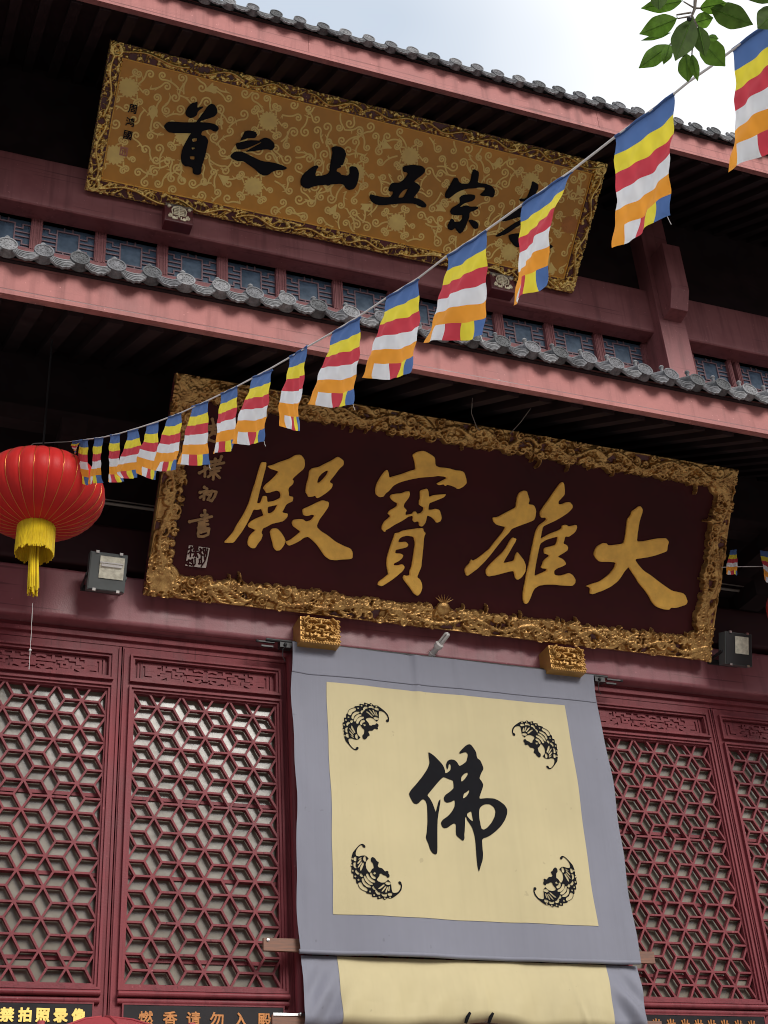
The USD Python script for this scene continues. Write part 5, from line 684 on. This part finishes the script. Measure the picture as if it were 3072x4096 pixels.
# ---------------------------------------------------------------- lanterns
def lantern(label, x, y, z, a=.388, b=.238):
    t = thing('lantern', label, 'lantern', (x, y, z), 'red silk lanterns under the lower eave')
    n = 28; nz = 25; V = np.zeros((nz, n*6, 3))
    for i in range(nz):
        p = -math.pi/2 + math.pi*i/(nz-1); p = max(min(p, 1.36), -1.36)
        for j in range(n*6):
            q = 2*math.pi*j/(n*6); rr = a*math.cos(p)**.92*(1 - .012*abs(math.sin(q*n/2))**.5*-1 - .018*(1-abs(math.sin(q*n/2)))**2); V[i, j] = (rr*math.cos(q), rr*math.sin(q), b*math.sin(p))
    put('silk_body', grid(np.concatenate([V, V[:, :1]], 1)), 'lantern', t, True)
    for j in range(n):
        q = 2*math.pi*j/n; put('rib', tube([((a*math.cos(p)**.92*(1-.016)+.0035)*math.cos(q), (a*math.cos(p)**.92*(1-.016)+.0035)*math.sin(q), b*math.sin(p)) for p in np.linspace(-1.33, 1.33, 22)], .0017, 5), 'lgold', t, True)
    put('cap', lathe([(0, b+.05), (.10, b+.04), (.125, b-.005), (.12, b-.03), (0, b-.03)], 30), 'lgold', t, 40)
    put('hanging_cord', tube([(0, 0, b+.04), (0, 0, b+1.0)], .006, 8), 'black', t)
    ms = []; g = random.Random(3)
    for k in range(150):                                           # fringe collar of separate strands
        q = 2*math.pi*k/150; r0 = .108+g.uniform(-.002, .002); l = .190+g.uniform(-.012, .012)
        ms.append(tube([(r0*math.cos(q), r0*math.sin(q), -b+.015), ((r0+.002)*math.cos(q+.01), (r0+.002)*math.sin(q+.01), -b-l*.5+.015), ((r0+.003)*math.cos(q), (r0+.003)*math.sin(q), -b-l+.015)], .0031, 4, False))
    ms.append(lathe([(.0, -b+.032), (.06, -b+.028), (.106, -b+.008), (.109, -b-.01), (.1065, -b-.012), (.0, -b-.006)], 40))
    put('fringe_collar', ms, 'fringe', t, True)
    ms = []
    for k in range(46):
        q, rr = g.uniform(0, 6.3), .030*math.sqrt(g.random()); l = .435+g.uniform(-.03, .012)
        ms.append(tube([(rr*.8*math.cos(q), rr*.8*math.sin(q), -b), (rr*math.cos(q), rr*math.sin(q), -b-l*.5), (rr*1.2*math.cos(q)+.012, rr*1.2*math.sin(q), -b-l)], .0042, 4, False))
    put('tassel', ms, 'fringe', t, True)
    put('bead_string', [tube([(.014, 0, -b-.50), (.02, .0, -b-.68), (.024, 0, -b-.92)], .0014, 5), trimesh.creation.icosphere(2, .008).apply_translation((.022, 0, -b-.80))], 'cord', t)
    return t
lantern('round red silk lantern with yellow fringe hanging beside the maroon plaque', -2.905, -.8, 6.205)
lantern('red silk lantern of which only a sliver shows at the right edge', 2.785, -.8, 6.205)

# ---------------------------------------------------------------- floodlights, bulb, conduit, wires
def flood(label, x, mir, bright):
    t = thing('floodlight', label, 'lamp', (x, -.12, 6.0), 'floodlights on the beam')
    th = math.radians(18); Rm = trimesh.transformations.rotation_matrix(th, (1, 0, 0))
    def T(m): m = m.copy(); m.apply_transform(Rm); m.apply_translation((0, -.20, 0)); return m
    put('casing', [T(trimesh.util.concatenate([B(-.118, .118, -.035, .045, -.122, .122), B(-.085, .085, .045, .10, -.085, .085)]))], 'grey', t)
    if bright:
        put('glass_front', [T(B(-.112, .112, -.040, -.0365, -.117, .117))], 'grey', t)
        put('reflector', [T(trimesh.util.concatenate([B(-.055, .100, -.046, -.041, -.045, .098)]))], 'reflector', t)
        put('lamp_tube', [T(B(-.045, .085, -.056, -.048, .030, .046)), T(B(-.055, .092, -.052, -.0465, .052, .060))], 'white', t)
    else:
        put('glass_front', [T(B(-.112, .112, -.040, -.0365, -.117, .117))], 'black', t); put('reflector', [T(B(-.035, .082, -.045, -.041, -.035, .095))], 'reflector', t)
    put('clip', [T(B(sx*.075-.010, sx*.075+.010, -.048, -.03, sz*.122-.008, sz*.122+.008)) for sx in (-1, 1) for sz in (-1, 1)], 'white' if bright else 'silver', t)
    put('mount', [B(-.13, -.12, -.20, .02, -.03, -.01), B(.12, .13, -.20, .02, -.03, -.01), B(-.13, .13, -.012, -.001, -.04, .0)], 'black', t)
flood('glass fronted floodlight on the beam between the lantern and the maroon plaque', -2.395, 1, True)
flood('black floodlight with square pale lens right of the maroon plaque', 2.315, -1, False)
bl = thing('light_bulb', 'small white energy saving bulb sticking out above the scroll', 'light bulb', (-.085, -.125, 5.79))
Rb = trimesh.transformations.rotation_matrix(math.radians(62), (0.93, .36, 0))
mk = lambda m: m.apply_transform(Rb)
put('base', [mk(lathe([(0, 0), (.020, 0), (.022, .05), (.030, .055), (.032, .085), (.024, .095), (0, .095)], 20))], 'white', bl, 40)
put('tube', [mk(tube([(.014*math.cos(a), .014*math.sin(a), .09), (.014*math.cos(a), .014*math.sin(a), .175), (.006*math.cos(a), .006*math.sin(a), .182)], .0085, 8)) for a in (0, 1.57, 3.14, 4.71)], 'white', bl, True)
put('socket', [mk(lathe([(0, -.03), (.026, -.03), (.026, .0), (0, .0)], 20))], 'white', bl, 40)
cd = put('conduit_pipe', tube([(-6, -.135, 6.64), (6, -.135, 6.64)], .011, 8), 'conduit', smooth=True); tag(cd, 'thin grey conduit running along the dark beam behind the maroon plaque', 'pipe')
cd = put('electric_cable', tube([(-6, -.13, 6.69), (-2.4, -.13, 6.672), (2.5, -.13, 6.69), (6, -.13, 6.69)], .005, 6), 'conduit', smooth=True); tag(cd, 'thin cable strung just above the grey conduit', 'cable')
w1 = put('hanging_wire', tube([(-.105, -1.2, 7.22), (-.085, -1.12, 7.15), (-.02, -1.05, 7.09), (.05, -1.0, 7.09)], .0028, 6), 'twig', smooth=True); tag(w1, 'curved wire from the eave to the top of the maroon plaque', 'wire')
w1 = put('hanging_wire', tube([(.34, -1.2, 7.22), (.30, -1.1, 7.16), (.25, -1.0, 7.11)], .0028, 6), 'twig', smooth=True); tag(w1, 'straight slanting wire right of the curved one above the maroon plaque', 'wire')

# ---------------------------------------------------------------- red canopy whose top edge shows at the bottom of the picture
cn = thing('incense_canopy', 'red canopy top peeking in at the bottom edge below the left doors', 'canopy', (-2.375, -.8, 2.0))
rr = .62
put('roof', lathe([(0.0, 1.178), (.04, 1.175), (.17, 1.142), (.32, 1.085), (rr, .945), (rr-.01, .93), (0, 1.10)], 8), 'canopy', cn)
put('roof_rib', [tube([(.03*math.cos(a), .03*math.sin(a), 1.177), (.17*math.cos(a), .17*math.sin(a), 1.145), (.32*math.cos(a), .32*math.sin(a), 1.088), (rr*math.cos(a), rr*math.sin(a), .948)], .007, 6) for a in np.arange(8)*math.pi/4], 'canopy', cn)
for sx in (-1, 1):
    for sy in (-1, 1): put('post', tube([(sx*.36, sy*.36, 0), (sx*.36, sy*.36, 1.08)], .018, 8), 'canopy', cn)
put('tray', [B(-.42, .42, -.42, .42, .5, .56)], 'canopy', cn)

# ---------------------------------------------------------------- flags on their strings
S3 = np.array(STRING)/1000.0
S3 = np.vstack([[-2.992, -.12, 6.926], [-2.94, -.56, 6.74], S3])
st = put('bunting_string', tube(S3, .0033, 6), 'cord', smooth=True); tag(st, 'white cord carrying the row of striped flags across the facade', 'string')
def flag(q, label, group, bil_=0.012, seed=0):
    L = np.array(q[0])/1000.0; R_ = np.array(q[1])/1000.0; t = thing('striped_flag', label, 'flag', tuple(L[0]), group); g = random.Random(seed)
    tv = np.linspace(0, 1, len(L)); ph, fr = g.uniform(0, 6.3), g.uniform(3.0, 5.0); wv = np.linalg.norm(R_[0]-L[0]); nrm = np.cross(R_[0]-L[0], L[-1]-L[0]); nrm /= np.linalg.norm(nrm) + 1e-9
    from numpy import interp
    def cr(P, v):                                                   # smooth edge through the traced points
        x = v*(len(P)-1); i = min(int(x), len(P)-2); f = x-i; p0, p1, p2, p3 = P[max(i-1, 0)], P[i], P[i+1], P[min(i+2, len(P)-1)]
        return .5*((2*p1)+(p2-p0)*f+(2*p0-5*p1+4*p2-p3)*f*f+(3*p1-p0-3*p2+p3)*f**3)
    def at(u, v):
        a, b = cr(L, v), cr(R_, v); sw = bil_*math.sin(u*fr+ph+v*2.2)*min(v*2.5, 1)*(.4+v) + .55*bil_*math.sin(u*9+v*5+ph*2)*v + .22*bil_*math.sin(u*21-v*9+ph)*min(v*3, 1) + .16*bil_*math.sin(u*13+v*26+ph*3)
        sag = np.array([0, 0, -.010*4*u*(1-u)*(1 if v > .04 else v*25)*wv/.3])
        return a*(1-u) + b*u + nrm*sw + sag - L[0]
    def piece(name, u0, u1, v0, v1, m, lift=0):
        nu, nv = max(int(34*(u1-u0)), 5), max(int(44*(v1-v0)), 5)
        put(name, grid(np.array([[at(u0+(u1-u0)*i/nu, v0+(v1-v0)*j/nv) for i in range(nu+1)] for j in range(nv+1)])), m, t, True)
    vs = [0.012, .165, .33, .495, .66, .825, 1.0]
    for k, (nm, m) in enumerate((('blue_stripe', 'blue'), ('yellow_stripe', 'yellow'), ('red_stripe', 'fred'), ('white_stripe', 'fwhite'), ('orange_stripe', 'orange'))): piece(nm, 0, 1, vs[k], vs[k+1], m)
    us = [0, .17, .40, .61, .80, 1.0]
    for k, (nm, m) in enumerate((('orange_patch', 'orange'), ('white_patch', 'fwhite'), ('red_patch', 'fred'), ('yellow_patch', 'yellow'), ('blue_patch', 'blue'))): piece(nm, us[k], us[k+1], vs[5], vs[6], m)
    put('hem', tube([at(u, .006)+np.array([0, 0, .002]) for u in np.linspace(0, 1, 9)], .0045, 6), 'blue', t, True)
    if seed in (7, 9, 11, 13, 15):                                  # loose thread at the free corner
        e = at(.97, 1.0); put('loose_thread', tube([e, e+np.array([.002, 0, -.010]), e+np.array([.006, 0, -.024])], .0008, 5), 'cord', t)
FLAB = ['small dim scrap of a flag at the left end of the row, above the lantern', 'narrow folded striped flag hanging over the right side of the lantern', 'narrow striped flag at the right rim of the lantern, second from the left end', 'narrow striped flag with its foot kicked out to the right, third from the lantern',
        'wide bunched striped flag fourth from the lantern, overlapping its right neighbour', 'striped flag squeezed between two wider ones left of the maroon plaque', 'striped flag swung far left over the left rail of the maroon plaque', 'broad striped flag hanging over the signature on the maroon plaque',
        'slim striped flag just right of the small signature column on the maroon plaque', 'striped flag hanging over the top left of the leftmost big gold character', 'narrowest flag dangling above the leftmost big gold character between two wider flags', 'striped flag from the pink eave board down to the top rail of the maroon plaque',
        'striped flag overlapping both the grey tiles and the pink board of the lower eave', 'striped flag below the bottom edge of the brown plaque, touching the tiles', 'striped flag hiding the rightmost black character of the brown plaque', 'large striped flag against the dark right underside of the upper eave', 'largest striped flag, cut off by the right edge of the picture']
for i, q in enumerate(FLAGS): flag(q, FLAB[i], 'striped flags on the cord', .010 if i < 9 else .013, i)
s2 = put('bunting_string', tube([(1.7, -.45, 6.53), (2.25, -.66, 6.52), (2.55, -.748, 6.515), (2.75, -.748, 6.505), (2.95, -.748, 6.49), (4.2, -.72, 6.55)], .004, 6), 'cord', smooth=True); tag(s2, 'second cord passing behind the right rail of the maroon plaque', 'string')
flag(FLAGS2[0], 'shaded striped flag half hidden behind the right rail of the maroon plaque', 'flags on the second cord', .01, 31)
flag(FLAGS2[1], 'small striped flag at the right edge of the picture above the second lantern', 'flags on the second cord', .01, 33)

# ---------------------------------------------------------------- the tree whose leaves hang in from the upper right
tr = thing('leafy_tree', 'green leafy tree twig hanging into the upper right corner', 'tree', (0, 0, 0))
tb = np.array([1.15, -8.3, 0.0])
put('trunk', tube([tb, tb+[.02, .0, 1.2], tb+[-.03, .05, 2.6], tb+[-.10, .2, 3.9], tb+[-.2, .45, 4.9]], [.13, .11, .10, .085, .06], 14), 'bark', tr, True)
j0 = np.array([-2.215, -6.66, 3.90])
put('limb', tube([tb+[-.10, .2, 3.9], tb+[-.7, .55, 4.35], [-.55, -7.35, 4.80], [-1.30, -7.0, 4.72], j0+[.16, -.06, .24], j0+[.02, 0, .05], j0], [.06, .045, .03, .02, .012, .008, .005], 10), 'bark', tr, True)
TW = [np.array(t)/1000.0 for t in TWIGS]
put('limb', tube([[-1.30, -7.0, 4.72], j0+[-.0, .06, .20], TW[0][0]], [.014, .008, .005], 8), 'bark', tr, True)
for i, t in enumerate(TW): put('twig', tube(t, np.linspace(.0042 if i in (0, 8) else .0022, .0014, len(t)), 6), 'twig', tr, True)
eyev = np.array(EYE)
def leaf(tip, base, hw, m, seed, fold=.18):
    g = random.Random(seed); ax = tip-base; L = np.linalg.norm(ax); ax /= L; vw = (tip+base)/2-eyev; vw /= np.linalg.norm(vw)
    sd = np.cross(ax, vw); sd /= np.linalg.norm(sd); nr = np.cross(sd, ax); n = 15; P = np.zeros((n, 7, 3)); curl = g.uniform(-.05, .09)
    for i in range(n):
        v = i/(n-1); wd = hw*(math.sin(math.pi*min(v*1.08, 1)**.82)**.85 if v < .90 else max((1-v)/.10, 0)*.30*.9)
        wd = hw*max((math.sin(math.pi*v**.86)**.9), 0) * (1-.25*max(v-.75, 0)/.25) if v < .97 else hw*.03
        for j in range(7):
            c = -1+2*j/6; P[i, j] = base + ax*L*v + sd*wd*c*(1+.03*math.sin(v*19+c*3)) + nr*(fold*wd*abs(c) + curl*L*(v-.5)**2)
    path = put('leaf', grid(P), m, tr, True)
    put('midrib', tube([base+ax*L*v+nr*curl*L*(v-.5)**2-nr*.0008 for v in np.linspace(0, .97, 9)], np.linspace(.0011, .0005, 9), 5), 'leaf', path, True)
for i, l in enumerate(LEAVES):
    l = np.array(l)/1000.0; leaf(l[:3], l[3:6], l[6]*1.12, 'leafdark' if i in (1, 5, 9, 13, 15, 16) else 'leaf', i)
for i in (5, 7): 
    b = np.array(LEAVES[i])[3:6]/1000.0; put('berry', trimesh.creation.icosphere(2, .0052).apply_translation(b+np.array([-.012, -.004, -.012])), 'berry', tr, True)
gl = random.Random(9)
for i in range(46):                                                # more of the crown, outside the picture
    c = np.array([-1.55, -6.95, 4.45]) + np.array([gl.uniform(-.45, .6), gl.uniform(-.5, .4), gl.uniform(-.10, .5)]); d = np.array([gl.uniform(-1, 1), gl.uniform(-1, 1), gl.uniform(-1, -.1)]); d /= np.linalg.norm(d)
    if (c-eyev)@f_ > 0 and abs((c-eyev)@r_/((c-eyev)@f_)) < .30 and (c-eyev)@u_/((c-eyev)@f_) < .40: continue
    leaf(c+d*.085, c, .019, 'leaf' if i % 2 else 'leafdark', 100+i)
